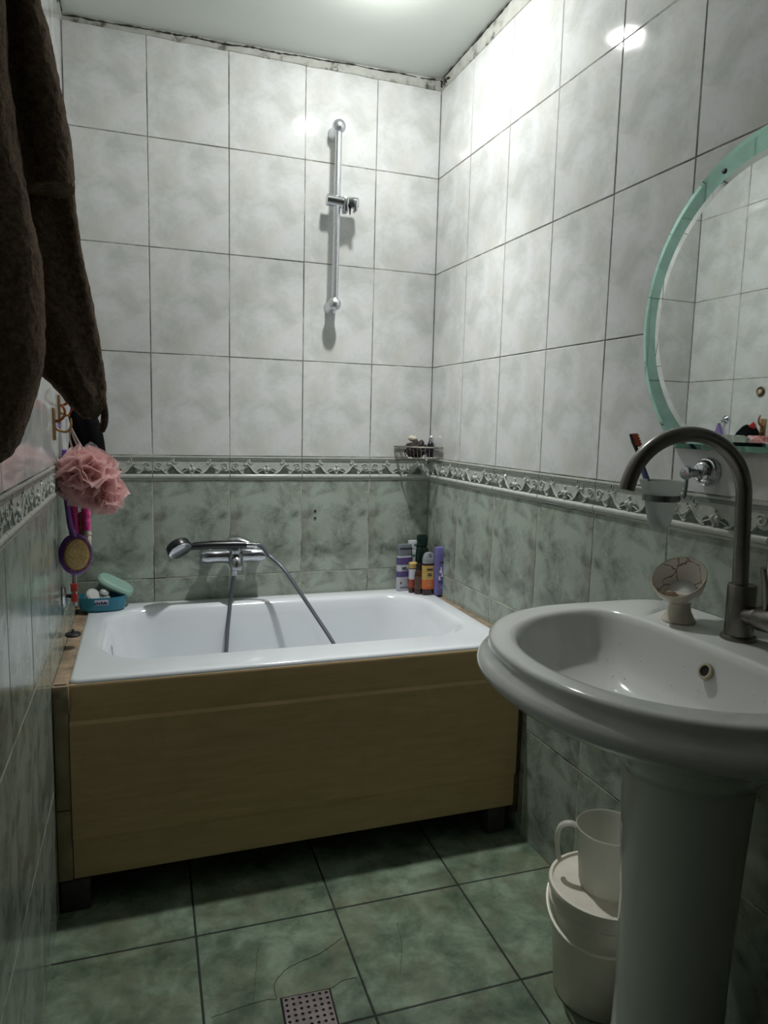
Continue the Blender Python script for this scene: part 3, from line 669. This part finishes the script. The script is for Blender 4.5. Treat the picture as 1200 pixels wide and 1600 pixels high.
def ruffle(c, R, n):
    for i in range(n):
        ax_ = Vector((rng.gauss(0, 1), rng.gauss(0, 1), rng.gauss(0, 1))).normalized(); q = Vector((0, 0, 1)).rotation_difference(ax_).to_matrix()
        rr = R * rng.uniform(.75, 1.05); k = rng.choice([3, 4, 5, 6]); ph = rng.uniform(0, 6.28); A = rr * rng.uniform(.18, .38); seg, rn = 40, 7
        sh = ax_ * rng.uniform(-.35, .35) * R; bs = len(m.v)
        for a in range(rn):
            r = rr * (.12 + .88 * a / (rn - 1))
            for b in range(seg):
                t = 2 * math.pi * b / seg; h = A * (a / (rn - 1)) ** 1.6 * math.sin(k * t + ph) + A * .35 * (a / (rn - 1)) ** 2 * math.sin((2 * k + 3) * t + 2 * ph)
                p = Vector(c) + sh + q @ Vector((r * math.cos(t), r * math.sin(t), h)); p.x = max(p.x, -W + .004 + .002 * rng.random()); m.v.append(p)
        for a in range(rn - 1):
            for b in range(seg): m.face((bs + a * seg + b, bs + a * seg + (b + 1) % seg, bs + (a + 1) * seg + (b + 1) % seg, bs + (a + 1) * seg + b))
ruffle((-1.150, -.50, 1.035), .078, 26); ruffle((-1.105, -.495, .990), .055, 12)
build('net_ruffles', m, PINK, pf, angle=80)
m = M()
for xo in (-.006, .004, .010):
    m.tube(catmull([(-1.180, -.523, 1.158), (-1.178 + xo, -.515, 1.13), (-1.165 + xo * 1.5, -.505, 1.09), (-1.155, -.50, 1.05)], 5), .0022, 7)
build('cord', m, pbr('pale_cord', (.55, .48, .44), .7), pf, label='pale hanging cord')
m = M(); WN = net_mat('white_net', (.55, .54, .58), .55)
rng = random.Random(9)
_m = m; ruffle((-1.145, -.44, 1.085), .034, 5); build('pale_net_edge', m, WN, pf, label='grey-white net tuft on top of the puff')
# scrubbing strap: fluffy pink and white
st_ = thing('scrub_strap', (-1.17, -.42, .68), 'pink and white fluffy scrubbing strap hanging beside the purple brush', 'scrubber')
def fluff(pts, r, mat, nm, seed):
    P = catmull(pts, 10); m = M(); m.tube(P, r, 16)
    for i, p in enumerate(m.v): m.v[i] = p + Vector((noise.noise(p * 180 + Vector((seed, 0, 0))), noise.noise(p * 180 + Vector((0, seed, 5))), noise.noise(p * 180 + Vector((9, 0, seed))))) * .0035
    build(nm, m, mat, st_, angle=80)
HP = pbr('hot_pink_yarn', (.75, .07, .30), .8, var=.3, vscale=200, bmp=.5); WY = pbr('white_yarn', (.60, .54, .44), .8, var=.15, vscale=200, bmp=.5)
fluff([(-1.188, -.42, 1.0), (-1.187, -.42, .93), (-1.184, -.42, .87), (-1.180, -.42, .848)], .0095, HP, 'pink_strand', 1)
fluff([(-1.160, -.42, 1.0), (-1.158, -.42, .93), (-1.157, -.42, .885)], .0105, HP, 'pink_strand', 2)
fluff([(-1.157, -.42, .884), (-1.157, -.42, .86), (-1.158, -.42, .82), (-1.163, -.42, .80)], .0105, WY, 'white_strand', 3)
fluff([(-1.172, -.418, .93), (-1.172, -.418, .87), (-1.172, -.418, .82)], .007, pbr('brown_yarn', (.35, .16, .10), .8, var=.4, vscale=200), 'brown_strand', 4)
m = M(); m.tube([(-1.186, -.42, .83), (-1.190, -.42, .76), (-1.192, -.42, .68)], [.006, .0065, .006], 10); build('grip_tail', m, pbr('grey_strap', (.35, .36, .34), .6), st_)
m = M(); m.box(-1.200, -1.183, -.431, -.424, .720, .742, .002); m.box(-1.200, -1.183, -.431, -.424, .692, .714, .002); build('red_band', m, pbr('red_band_rubber', (.50, .05, .04), .5), st_, label='red bands')
# body brush
bb = thing('body_brush', (-1.182, -.475, .77), 'purple body brush with round tan bristles hanging on the left wall', 'brush')
PURP = pbr('purple_plastic', (.16, .05, .30), .35)
bc = Vector((-1.181, -.472, .829)); bax = Vector((.32, -.93, .05)).normalized()
m = M(); m.lathe([(.020, -.014), (.038, -.011), (.0445, -.004), (.0445, .003), (.040, .007)], (0, 0, 0), 36, None, .92, 1.22)
q = Matrix.Translation(bc) @ bax.to_track_quat('Z', 'Y').to_matrix().to_4x4()
m.xf(q); bh_ = build('head', m, PURP, bb)
m = M(); n = 0
rb = random.Random(3)
TAN = pbr('tan_bristle', (.66, .47, .22), .7, var=.35, vscale=200)
m.lathe([(.034, .005), (.032, .016), (.024, .019), (.002, .020)], (0, 0, 0), 30, None, .92, 1.2)
for k in range(900):
    r = .036 * math.sqrt(rb.random()); t = rb.uniform(0, 6.283); x, y = r * .92 * math.cos(t), r * 1.2 * math.sin(t)
    sp = 1.14 + rb.uniform(-.03, .05); h = .026 - 3.0 * r * r + rb.uniform(-.002, .002)
    b0 = m.add([(x - .0006, y, .005), (x + .0006, y, .005), (x, y + .0009, .005), (x * sp, y * sp, h)])
    m.face((b0, b0 + 1, b0 + 3)); m.face((b0 + 1, b0 + 2, b0 + 3)); m.face((b0 + 2, b0, b0 + 3))
m.xf(q); build('bristles', m, TAN, bh_, smooth=False)
m = M(); m.tube(catmull([(-1.184, -.466, .875), (-1.192, -.466, .90), (-1.197, -.468, .94), (-1.200, -.472, .98), (-1.202, -.475, 1.04), (-1.200, -.48, 1.10)], 6), [.016] * 4 + [.013] * 6 + [.0115] * 21, 14, squash=.55); build('handle', m, PURP, bb)
# plug on a chain with its suction hook
ph_ = thing('plug_hook', (-W, -.436, .68), 'round chrome suction hook low on the left wall above the tub ledge', 'hook')
m = M(); m.lathe([(.030, 0), (.030, .002), (.026, .006), (.012, .009)], (-W + .001, -.436, .712), 30, (1, 0, 0)); build('suction_disc', m, DULLCH, ph_)
m = M(); m.tube([(-W + .008, -.436, .712), (-W + .022, -.436, .710)], .0055, 12); build('peg', m, BLACKP, ph_)
pg = thing('bath_plug', (-1.203, -.436, .60), 'black bath plug dangling on a chain over the left tub ledge', 'plug')
m = M(); z = .708; k = 0
while z > .617:
    c = Vector((-1.2005, -.436, z)); axx = (1, 0, 0) if k % 2 else (0, 1, 0); pts = []
    for j in range(9):
        t = 2 * math.pi * j / 8; o = Vector((0, math.cos(t) * .0022, math.sin(t) * .0036)) if k % 2 else Vector((math.cos(t) * .0022, 0, math.sin(t) * .0036)); pts.append(c + o)
    m.tube(pts, .0007, 5, cap=False); z -= .0054; k += 1
build('chain', m, DULLCH, pg)
m = M(); m.lathe([(.0185, 0), (.0200, .002), (.0205, .005), (.018, .008), (.006, .009), (.004, .012), (.003, .018)], (-1.197, -.436, .601), 30); build('stopper', m, pbr('black_rubber', (.02, .02, .02), .5), pg)
# upper medallion hook and purple razor hook, seen in the mirror
mh = thing('medallion_hook', (-W, -.37, 1.32), 'small round bronze medallion hook on the left wall, seen in the mirror', 'hook')
m = M(); m.lathe([(.018, 0), (.019, .003), (.016, .006), (.012, .005), (.011, .004)], (-W + .001, -.37, 1.342), 26, (1, 0, 0)); build('bronze_ring', m, pbr('bronze', (.14, .09, .04), .35, .7), mh)
m = M(); m.lathe([(.009, .002), (.008, .007), (.002, .010)], (-W + .001, -.37, 1.342), 20, (1, 0, 0)); build('cream_centre', m, pbr('cream_enamel', (.6, .5, .35), .4), mh)
sh_ = thing('suction_hook', (-W, -.215, 1.22), 'small chrome suction hook on the left wall holding a purple scraper', 'hook')
m = M(); m.lathe([(.015, 0), (.015, .002), (.011, .006), (.005, .012)], (-W + .001, -.215, 1.238), 24, (1, 0, 0)); m.tube([(-W + .010, -.215, 1.236), (-W + .02, -.215, 1.226), (-W + .023, -.215, 1.234)], .002, 8); build('suction_disc', m, DULLCH, sh_)
m = M(); i = m.add([(-W + .012, -.200, 1.222), (-W + .012, -.232, 1.150), (-W + .012, -.175, 1.152), (-W + .026, -.200, 1.222), (-W + .026, -.232, 1.150), (-W + .026, -.175, 1.152)])
for qf in ((0, 1, 2), (5, 4, 3), (0, 3, 4, 1), (1, 4, 5, 2), (2, 5, 3, 0)): m.face([i + k for k in qf])
build('foot_scraper', m, pbr('lilac_plastic', (.25, .17, .42), .4, var=.15), label='purple wedge-shaped scraper under the chrome suction hook, seen in the mirror', cat='scraper')

# ------------------------------------------------------------------ brown plush towel, upper left
def plush():
    m, nt, p = new_mat('brown_plush'); o = coord(nt)
    c = ramp(nt, noise_tex(nt, o, 140, 4, .7), [(0.35, (.095, .064, .042)), (.68, (.235, .165, .11))]); L(nt, c, p.inputs['Base Color'])
    p.inputs['Roughness'].default_value = .95; p.inputs['Specular IOR Level'].default_value = .1; p.inputs['Sheen Weight'].default_value = .35; p.inputs['Sheen Roughness'].default_value = .5; p.inputs['Sheen Tint'].default_value = (.5, .4, .32, 1)
    bump(nt, p, noise_tex(nt, o, 260, 4, .7), .9, .004); return m
PL = plush()
tw = thing('brown_towel', (-1.15, -1.38, 1.1), 'dark brown plush towel or robe hanging in folds at the upper left', 'towel')
def drape(name, rows, y0, th, folds, seed, n=170, sub=14):
    """rows: (z, x left, x right)"""
    rr = catmull([(r[0], r[1], r[2]) for r in rows], sub); rings = []
    for z, xl, xr in rr:
        rg = []; c = (xl + xr) / 2; a = max(.002, (xr - xl) / 2)
        for k in range(n):
            t = 2 * math.pi * k / n; ct, s_ = math.cos(t), math.sin(t)
            x = c + a * (abs(ct) ** .8) * (1 if ct > 0 else -1)
            y = y0 + th * min(1, a / .03) * (abs(s_) ** .7) * (1 if s_ > 0 else -1) * (1 + .22 * math.sin(folds * (x - c) / a * 2 + seed + z * 4))
            p = Vector((x, y, z)); p += Vector((noise.noise(p * 90), noise.noise(p * 90 + Vector((5, 0, 0))), noise.noise(p * 90 + Vector((0, 5, 0))))) * .0016; p += Vector((noise.noise(p * 240), noise.noise(p * 240 + Vector((5, 0, 0))), noise.noise(p * 240 + Vector((0, 5, 0))))) * .0011
            p += Vector((noise.noise(p * 14), noise.noise(p * 14 + Vector((7, 0, 0))), 0)) * .004
            p.x = max(p.x, -W + .003); rg.append(p)
        rings.append(rg)
    m = M(); m.loft(rings); return build(name, m, PL, tw, angle=85)
# nearest hanging end (its tip is the lowest point)
drape('front_fold', [(1.126, -1.196, -1.178), (1.145, -1.208, -1.160), (1.18, -1.213, -1.145), (1.24, -1.215, -1.129), (1.29, -1.215, -1.125), (1.36, -1.215, -1.127), (1.43, -1.214, -1.134), (1.55, -1.21, -1.15), (1.8, -1.21, -1.16)], -1.48, .035, 2.0, 0)
# rear part that ends in the loop
drape('rear_fold', [(1.182, -1.092, -1.074), (1.20, -1.110, -1.063), (1.225, -1.130, -1.062), (1.26, -1.165, -1.066), (1.32, -1.205, -1.074), (1.40, -1.214, -1.088), (1.48, -1.214, -1.096), (1.56, -1.214, -1.106), (1.70, -1.21, -1.13), (1.85, -1.21, -1.17)], -1.345, .035, 2.5, 2)
# upper layer with a hem
drape('upper_fold', [(1.470, -1.200, -1.108), (1.474, -1.213, -1.096), (1.482, -1.214, -1.0945), (1.53, -1.214, -1.095), (1.60, -1.214, -1.104), (1.66, -1.214, -1.116), (1.72, -1.212, -1.135), (1.80, -1.212, -1.158), (1.88, -1.211, -1.175)], -1.405, .042, 2.2, 4)
m = M(); P = catmull([(-1.071, -1.345, 1.222), (-1.067, -1.345, 1.205), (-1.065, -1.345, 1.190), (-1.066, -1.345, 1.176), (-1.070, -1.345, 1.166), (-1.071, -1.345, 1.162)], 6); m.tube(P, [.0065] * 26 + [.006, .005, .004, .003, .002], 12, squash=.8)
build('hanging_loop', m, PL, tw)
wk = thing('towel_hook', (-W, -1.41, 1.84), 'chrome hook on the left wall, above the frame, from which the brown towel hangs', 'hook')
m = M(); m.lathe([(.02, 0), (.02, .003), (.012, .006)], (-W + .001, -1.41, 1.90), 20, (1, 0, 0)); m.tube(bez((-W + .004, -1.41, 1.90), (-W + .05, -1.41, 1.86), (-W + .06, -1.41, 1.87), (-W + .055, -1.41, 1.90), 10), .004, 10); build('hook_body', m, CHROME, wk)

# ------------------------------------------------------------------ washbasin with pedestal
CER = pbr('white_ceramic', (.68, .69, .67), 0.10, var=.015, vscale=5, coat=.3)
BX, BY = -.20, -1.535
def wallx(y): return -y * math.tan(RA) - .0015
def sel(t, al, ar, b, nl, nr, dy=0):
    c, s_ = math.cos(t), math.sin(t); n = nl if c < 0 else nr; a = al if c < 0 else ar
    e = 2 / n; sg = lambda v: (1 if v >= 0 else -1)
    return a * sg(c) * abs(c) ** e, b * sg(s_) * abs(s_) ** e
NT = 120
def outl(off, z, zf=None):
    r = []
    for k in range(NT):
        t = 2 * math.pi * k / NT; x, y = sel(t, .285 + off, .24, .307 + off, 2.15, 7); Y = BY + y; r.append(Vector((min(BX + x, wallx(Y)), Y, z)))
    return r
def inl(k, z, c=(-.245, -1.535)):
    r = []
    for i in range(NT):
        t = 2 * math.pi * i / NT; x, y = sel(t, .245, .078, .255, 2.1, 3.4); p = Vector((BX + x, BY + y, z)); q = Vector((c[0], c[1], z)); dr_ = (p - q).normalized() * .022
        r.append(p + (q + dr_ - p) * k if k >= 0 else p - (p - q).normalized() * k * .3 * -1 if False else p + (p - q).normalized() * (-k))
    return r
def necl(r_, z, k=1.0):
    return [Vector((-.147 + r_ * math.cos(2 * math.pi * i / NT), BY + r_ * math.sin(2 * math.pi * i / NT), z)) for i in range(NT)]
def lerp(a, b, k, z): return [Vector((p.x + (q.x - p.x) * k, p.y + (q.y - p.y) * k, z)) for p, q in zip(a, b)]
ZR = .832
ws = thing('washbasin', (-.147, BY, 0), 'white ceramic pedestal washbasin at the right wall', 'washbasin')
O0 = outl(0, 0); NK = necl(.112, 0)
rings = [inl(1.0, .690), inl(.75, .694), inl(.5, .702), inl(.33, .716), inl(.20, .738), inl(.12, .765), inl(.065, .795), inl(.03, .815), inl(.01, .826), inl(-.004, ZR - .001), inl(-.011, ZR),
         outl(-.012, ZR), outl(-.005, ZR - .001), outl(0, ZR - .006), outl(-.001, ZR - .014), outl(.001, ZR - .022), outl(.010, ZR - .030), outl(.017, ZR - .038), outl(.019, ZR - .047), outl(.014, ZR - .057), outl(.002, ZR - .066), outl(-.018, ZR - .073),
         lerp(O0, NK, .22, .742), lerp(O0, NK, .40, .722), lerp(O0, NK, .60, .695), lerp(O0, NK, .80, .665), lerp(O0, NK, .94, .640), lerp(O0, NK, 1.0, .622)]
m = M(); m.loft(rings, True, True); bw_ = build('bowl', m, CER, ws, angle=70)
m = M(); m.lathe([(.098, 0), (.102, .004), (.100, .03), (.090, .10), (.088, .20), (.092, .35), (.098, .50), (.104, .62), (.106, .640)], (-.147, BY, 0.0005), 64, sx=1.0, sy=1.06, cap1=False); build('pedestal', m, CER, ws, angle=70)
BRASS = pbr('worn_brass_ring', (.42, .38, .27), .3, .7, var=.2)
oc = Vector((-.1335, -1.545, .790)); oax = Vector((-.90, 0, .42))
m = M(); m.lathe([(.0135, -.004), (.0145, .0), (.013, .004), (.0095, .004), (.0085, .0005)], oc, 28, oax, cap0=True, cap1=False); build('overflow_ring', m, BRASS, bw_, label='worn brass overflow ring')
m = M(); m.lathe([(.0088, .0), (.0088, .0015)], oc, 24, oax); build('overflow_hole', m, DARKH, bw_)
m = M(); m.lathe([(.024, .0), (.024, .002), (.018, .003), (.006, .0015)], (-.245, BY, .690), 24); build('waste', m, CHROME, ws)
# droplets on the ceramic
rng = random.Random(11); m = M()
for k in range(60):
    u = rng.uniform(.05, .95); i = int((.72 + .5 * u) * NT) % NT; s_ = rng.choice([3, 4, 5, 6]); f = rng.random()
    a, b = rings[s_][i], rings[s_ + 1][i]; p = a + (b - a) * f; m.ball(p + Vector((0, 0, .0003)), rng.uniform(.0008, .0017), 8, 1, 1, .7)
build('water_droplets', m, pbr('water_bead', (.8, .83, .85), .05, coat=1), kind='stuff', label='scattered water droplets inside the white washbasin', cat='water')

# ------------------------------------------------------------------ basin tap
STEEL = pbr('brushed_dark_steel', (.21, .195, .18), 0.32, 1.0, var=.12, vscale=70)
FP = Vector((-.045, -1.520, ZR)); TILT = Matrix.Translation(FP) @ Matrix.Rotation(math.radians(-3.3), 4, 'Y') @ Matrix.Translation(-FP)
fa = thing('basin_tap', FP, 'tall dark steel swan-neck tap on the washbasin', 'tap')
m = M(); m.lathe([(.029, 0.0003), (.0295, .003), (.028, .007), (.025, .008)], FP, 40); build('base_ring', m, STEEL, fa)
m = M(); m.lathe([(.0235, .008), (.0235, .093), (.022, .096), (.012, .0965)], FP, 40)
build('valve_body', m, STEEL, fa)
m = M(); R = .1065; zc = ZR + .249; P = [FP + Vector((0, 0, .095)), FP + Vector((0, 0, .17)), FP + Vector((0, 0, .22)), FP + Vector((0, 0, .24))]
dx = Vector((-.985, .17, 0)).normalized()
for k in range(0, 31):
    t = math.radians(169 * k / 30 + 0)
    P.append(Vector((FP.x, FP.y, zc)) + dx * (R - R * math.cos(t)) + Vector((0, 0, R * math.sin(t))))
P = [TILT @ p for p in P]; m.tube(P, .0128, 24); build('spout', m, STEEL, fa)
m = M(); e0 = P[-1]; e1 = (P[-1] - P[-2]).normalized(); m.tube([e0 - e1 * .004, e0 + e1 * .0006], .0108, 20); build('aerator', m, DARKH, fa)
ld = Vector((-.10, -1.0, .08)).normalized(); l0 = FP + Vector((0, 0, .045))
m = M(); m.tube([l0, l0 + ld * .046], .0160, 24); sa_ = build('side_arm', m, STEEL, fa)
m = M(); m.tube([l0 + ld * .047, l0 + ld * .049, l0 + ld * .085, l0 + ld * .088], [.0195, .0205, .0205, .018], 28); m.tube([l0 + ld * .06, l0 + ld * .06 + Vector((-.02, -.01, .06)), l0 + ld * .06 + Vector((-.03, -.012, .09))], [.006, .005, .0045], 12); build('lever_knob', m, STEEL, sa_)

# ------------------------------------------------------------------ soap dish on the basin deck
SD = Vector((-.068, -1.402, ZR + .0003))
def crazed():
    m, nt, p = new_mat('cream_crazed_glaze'); o = coord(nt)
    v = nt.nodes.new('ShaderNodeTexVoronoi'); v.feature = 'DISTANCE_TO_EDGE'; v.inputs['Scale'].default_value = 26
    n = nt.nodes.new('ShaderNodeTexNoise'); n.inputs['Scale'].default_value = 30; L(nt, o, n.inputs[0])
    L(nt, mixc(nt, .035, o, n.outputs['Color']), v.inputs['Vector'])
    L(nt, ramp(nt, v.outputs['Distance'], [(0.0, (.12, .06, .04)), (.014, (.34, .24, .17)), (.032, (.78, .73, .66))]), p.inputs['Base Color']); p.inputs['Roughness'].default_value = .2; return m
CRM = pbr('cream_glaze', (.58, .53, .43), .2, var=.06)
sd = thing('soap_dish', SD, 'cream ceramic soap dish tilted on a foot on the washbasin ledge', 'soap dish')
m = M(); m.lathe([(.030, 0), (.031, .003), (.027, .008), (.021, .020), (.019, .032), (.021, .046), (.026, .056)], SD, 36); build('foot', m, CRM, sd)
dn = Vector((-.60, -.34, .78)).normalized(); dc = SD + Vector((-.004, -.002, .072))
m = M(); m.lathe([(.004, -.030), (.021, -.028), (.036, -.016), (.044, .004), (.0472, .019), (.0462, .0205), (.0442, .019)], dc, 48, dn, cap1=False, sx=1.08); build('bowl', m, CRM, sd)
m = M(); m.lathe([(.0442, .019), (.040, .004), (.032, -.011), (.019, -.020), (.003, -.022)], dc, 48, dn, cap0=False, sx=1.08); build('crackled_lining', m, crazed(), sd, label='white lining with brown crackle lines')
# side notch, a dark oval opening low at the left of the bowl
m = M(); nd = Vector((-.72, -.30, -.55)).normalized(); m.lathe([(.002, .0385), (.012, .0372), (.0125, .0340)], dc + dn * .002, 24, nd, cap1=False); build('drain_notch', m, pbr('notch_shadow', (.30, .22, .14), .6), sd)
m = M(); m.ball((0, 0, 0), .022, 28, 1.15, .95, .14); q = Matrix.Translation(dc + dn * -.0155) @ dn.to_track_quat('Z', 'Y').to_matrix().to_4x4(); m.xf(q)
build('soap_sliver', m, pbr('wet_soap', (.55, .56, .56), .1, coat=.6), label='thin wet white soap lying in the cream soap dish', cat='soap')

# ------------------------------------------------------------------ tumbler holder, tumbler, toothbrush
th = thing('tumbler_holder', RP(1.345, 1.08, 0), 'chrome tumbler holder on the right wall under the mirror', 'holder')
m = M(); m.lathe([(.028, 0.0005), (.0285, .006), (.026, .012), (.0235, .013), (.0225, .020), (.017, .027), (.012, .030)], RP(1.345, 1.108), 40, RN); build('wall_flange', m, CHROME, th)
m = M(); m.tube([RP(1.345, 1.106, .024), RP(1.345, 1.106, .056)], .0088, 16); build('arm', m, DULLCH, th)
m = M(); m.lathe([(.0125, 0), (.0135, .004), (.012, .009), (.004, .010)], RP(1.345, 1.106, .054), 24, RN); build('arm_cap', m, CHROME, th)
CU = RP(1.318, 0, .090)
ringz = 1.056
m = M(); pts = [RP(1.345, 1.100, .056), RP(1.345, 1.085, .056), RP(1.345, 1.070, .057), RP(1.344, ringz + .002, .059), RP(1.339, ringz, .066), Vector((CU.x, CU.y, ringz)) + (RP(1.345, 0, .075) - Vector((CU.x, CU.y, 0))).normalized() * .0345]
m.tube(catmull(pts, 5), .0035, 8); build('bracket_rod', m, DULLCH, th)
m = M(); m.lathe([(.0315, -.006), (.0345, -.006), (.0355, .006), (.0325, .006), (.0315, -.006)], (CU.x, CU.y, ringz), 40, cap0=False, cap1=False); build('holder_ring', m, pbr('dark_chrome', (.25, .26, .27), .25, 1.0), th)
FROST = milky('frosted_plastic', (.66, .68, .66), .62)
m = M(); m.lathe([(.003, -.064), (.014, -.062), (.020, -.054), (.0235, -.040), (.030, -.008), (.0345, .012), (.0415, .030), (.0425, .0335), (.0410, .0325), (.0335, .012), (.0288, -.008), (.0222, -.040), (.018, -.052), (.003, -.060)], (CU.x, CU.y, ringz), 44, cap0=True, cap1=True)
build('tumbler', m, FROST, label='frosted plastic tumbler in the chrome wall holder', cat='tumbler')
tb = thing('toothbrush', (CU.x, CU.y, 1.01), 'toothbrush with orange bristles leaning out of the frosted tumbler', 'toothbrush')
T0 = Vector((CU.x - .002, CU.y - .006, 1.013)); T1 = RP(1.207, 1.176, .080); td = (T1 - T0)
m = M(); P = [T0 + td * k for k in (0, .2, .4, .6, .75)]; m.tube(P, [.0045, .0058, .0062, .0055, .0040], 12); build('grip', m, pbr('navy_grip', (.03, .035, .12), .4), tb)
m = M(); P = [T0 + td * k for k in (.40, .55, .7, .8, .9, 1.0)]; m.tube(P, [.0064, .0058, .0035, .004, .006, .005], 12, squash=.6); build('neck_and_head', m, BLACKP, tb)
tdn = td.normalized(); sd_ = (R2 - tdn * R2.dot(tdn)).normalized(); vv = tdn.cross(sd_)
m = M()
for k in range(9):
    for j in range(3):
        b0 = T0 + td * (.86 + .15 * k / 9) + vv * (.0032 * (j - 1)); m.tube([b0, b0 + sd_ * (.0125 + .002 * (k % 2))], [.0012, .0010], 6)
build('bristles', m, pbr('orange_bristles', (.55, .12, .06), .6, var=.3, vscale=300), tb)

# ------------------------------------------------------------------ mirror
def mirror_mat(name, col, rough=.015):
    m, nt, p = new_mat(name); p.inputs['Metallic'].default_value = 1; p.inputs['Roughness'].default_value = rough
    o = coord(nt); L(nt, ramp(nt, noise_tex(nt, o, 8, 2), [(0.2, tuple(c * .985 for c in col)), (.8, col)]), p.inputs['Base Color']); return m
MIR = mirror_mat('silvered_glass', (.83, .86, .84)); MGR = mirror_mat('green_mirror_glass', (.36, .57, .50), .03)
MROT = -0.0095
MC = (1.461, 1.40)
def mout(R, zcut, n=160, rc=.03):
    pts = []
    for k in range(n):
        t = 2 * math.pi * k / n; u, v = R * math.cos(t), R * math.sin(t)
        if v < zcut: v = zcut
        pts.append((u, v))
    # even out the flat part
    a = math.sqrt(R * R - zcut * zcut); fl_ = [i for i, p in enumerate(pts) if p[1] <= zcut + 1e-9]
    for j, i in enumerate(fl_): pts[i] = (-a + 2 * a * j / (len(fl_) - 1), zcut)
    return pts
mi = thing('wall_mirror', RP(MC[0], MC[1] - .25, 0), 'round wall mirror with green glass border and flat bottom edge', 'mirror')
def MP(u, v, off):
    base = RP(MC[0], MC[1], off); ur = Matrix.Rotation(MROT, 3, 'Z') @ RU
    return base + ur * u + Vector((0, 0, v))
def plate(name, R, zc, off0, off1, bev, bdepth, mats, par):
    m = M(); o = mout(R, zc); n_ = mout(R - bev, zc + bev)
    m.cur = 1; m.loft([[MP(u, v, off0) for u, v in o], [MP(u, v, off1 - bdepth) for u, v in o]], True, False)
    m.cur = 0; m.loft([[MP(u, v, off1 - bdepth) for u, v in o], [MP(u, v, off1) for u, v in n_]], False, True)
    return build(name, m, mats, par, angle=4)
EDG = pbr('dark_glass_edge', (.03, .05, .04), .3)
m = M(); o = mout(.306, -.244); m.loft([[MP(u, v, .0035) for u, v in o], [MP(u, v, .0148) for u, v in o]]); build('backing_board', m, pbr('dark_backing', (.03, .03, .028), .7), mi)
gr = plate('green_border', .316, -.249, .0150, .0200, .010, .0016, [MGR, EDG], mi)
plate('mirror_glass', .272, -.232, .0205, .0255, .013, .0011, [MIR, EDG], mi)
for t in (114.5, 65.5):
    c = math.radians(t); P = MP(.291 * math.cos(c), .291 * math.sin(c), .0196)
    m = M(); m.lathe([(.0048, 0), (.0048, .0022), (.002, .003)], P, 16, RN); build('screw', m, INK, mi)

# ------------------------------------------------------------------ bucket and jug beside the pedestal
BKT = pbr('white_bucket_plastic', (.74, .70, .60), .35, var=.06)
BC = Vector((-.112, -1.300, 0.0008))
bt = thing('bucket', BC, 'white lidded plastic bucket on the floor behind the pedestal', 'bucket')
m = M(); m.lathe([(.088, .006), (.092, .0), (.094, .004), (.1075, .195), (.1085, .20), (.112, .201), (.112, .206), (.109, .207), (.110, .235), (.106, .235)], BC, 64, cap1=True); build('pail', m, BKT, bt)
m = M(); m.lathe([(.1115, .226), (.1145, .228), (.1155, .238), (.1145, .243), (.108, .244), (.106, .238), (.100, .2365), (.002, .2365)], BC, 64, cap0=False); build('lid', m, BKT, bt)
m = M(); P = []
for k in range(25):
    t = math.radians(180 * k / 24 + 135); P.append(BC + Vector((.1155 * math.cos(t), .1155 * math.sin(t), .205 - .045 * math.sin(math.pi * k / 24))))
m.tube(P, .0035, 8, squash=.5); build('bail_handle', m, BKT, bt)
JUGM = milky('milky_jug_plastic', (.82, .82, .76), .80)
JC = Vector((-.110, -1.300, BC.z + .2375))
jg = thing('plastic_jug', JC, 'translucent plastic jug standing on the white bucket lid', 'jug')
m = M(); m.lathe([(.002, .0), (.048, 0), (.054, .003), (.056, .010), (.0655, .125), (.068, .130), (.0665, .132), (.0635, .127), (.054, .012), (.050, .006), (.002, .005)], JC, 56); build('vessel', m, JUGM, jg)
hd = Vector((-.80, .60, 0)).normalized()
m = M(); P = catmull([JC + hd * .063 + Vector((0, 0, .118)), JC + hd * .080 + Vector((0, 0, .122)), JC + hd * .098 + Vector((0, 0, .112)), JC + hd * .104 + Vector((0, 0, .085)), JC + hd * .100 + Vector((0, 0, .048)), JC + hd * .096 + Vector((0, 0, .036))], 6); m.tube(P, .0085, 12, squash=.6); build('handle', m, JUGM, jg)

# ------------------------------------------------------------------ floor drain
DM = pbr('drain_steel', (.19, .165, .16), .45, .6, var=.25, vscale=50)
dt = thing('floor_drain', (-.713, -1.18, 0.0), 'square perforated metal floor drain in the green floor tile', 'drain')
m = M(); n = 7; s = .098; th_ = .003; cell = s / n; ang = math.radians(-3.2)
for i in range(n):
    for j in range(n):
        cx, cy = -s / 2 + cell * (i + .5), -s / 2 + cell * (j + .5); h = cell / 2; r = .0036
        outp = [(cx + h * math.cos(t) * (1 / max(abs(math.cos(t)), abs(math.sin(t)))), cy + h * math.sin(t) * (1 / max(abs(math.cos(t)), abs(math.sin(t))))) for t in [math.pi / 4 * k for k in range(8)]]
        inp = [(cx + r * math.cos(t), cy + r * math.sin(t)) for t in [math.pi / 4 * k for k in range(8)]]
        a = m.add([(x, y, th_) for x, y in outp] + [(x, y, th_) for x, y in inp] + [(x, y, .0012) for x, y in inp])
        for k in range(8):
            l = (k + 1) % 8; m.face((a + k, a + l, a + 8 + l, a + 8 + k)); m.face((a + 8 + k, a + 8 + l, a + 16 + l, a + 16 + k))
mt = Matrix.Translation((-.713, -1.181, 0)) @ Matrix.Rotation(ang, 4, 'Z'); m.xf(mt); build('grate', m, DM, dt, smooth=False)
m = M(); m.box(-s / 2 - .004, s / 2 + .004, -s / 2 - .004, s / 2 + .004, .0006, .0011); m.xf(mt); build('dark_sump', m, DARKH, dt)

for o in bpy.data.objects:
    if '_w' in o: del o['_w']
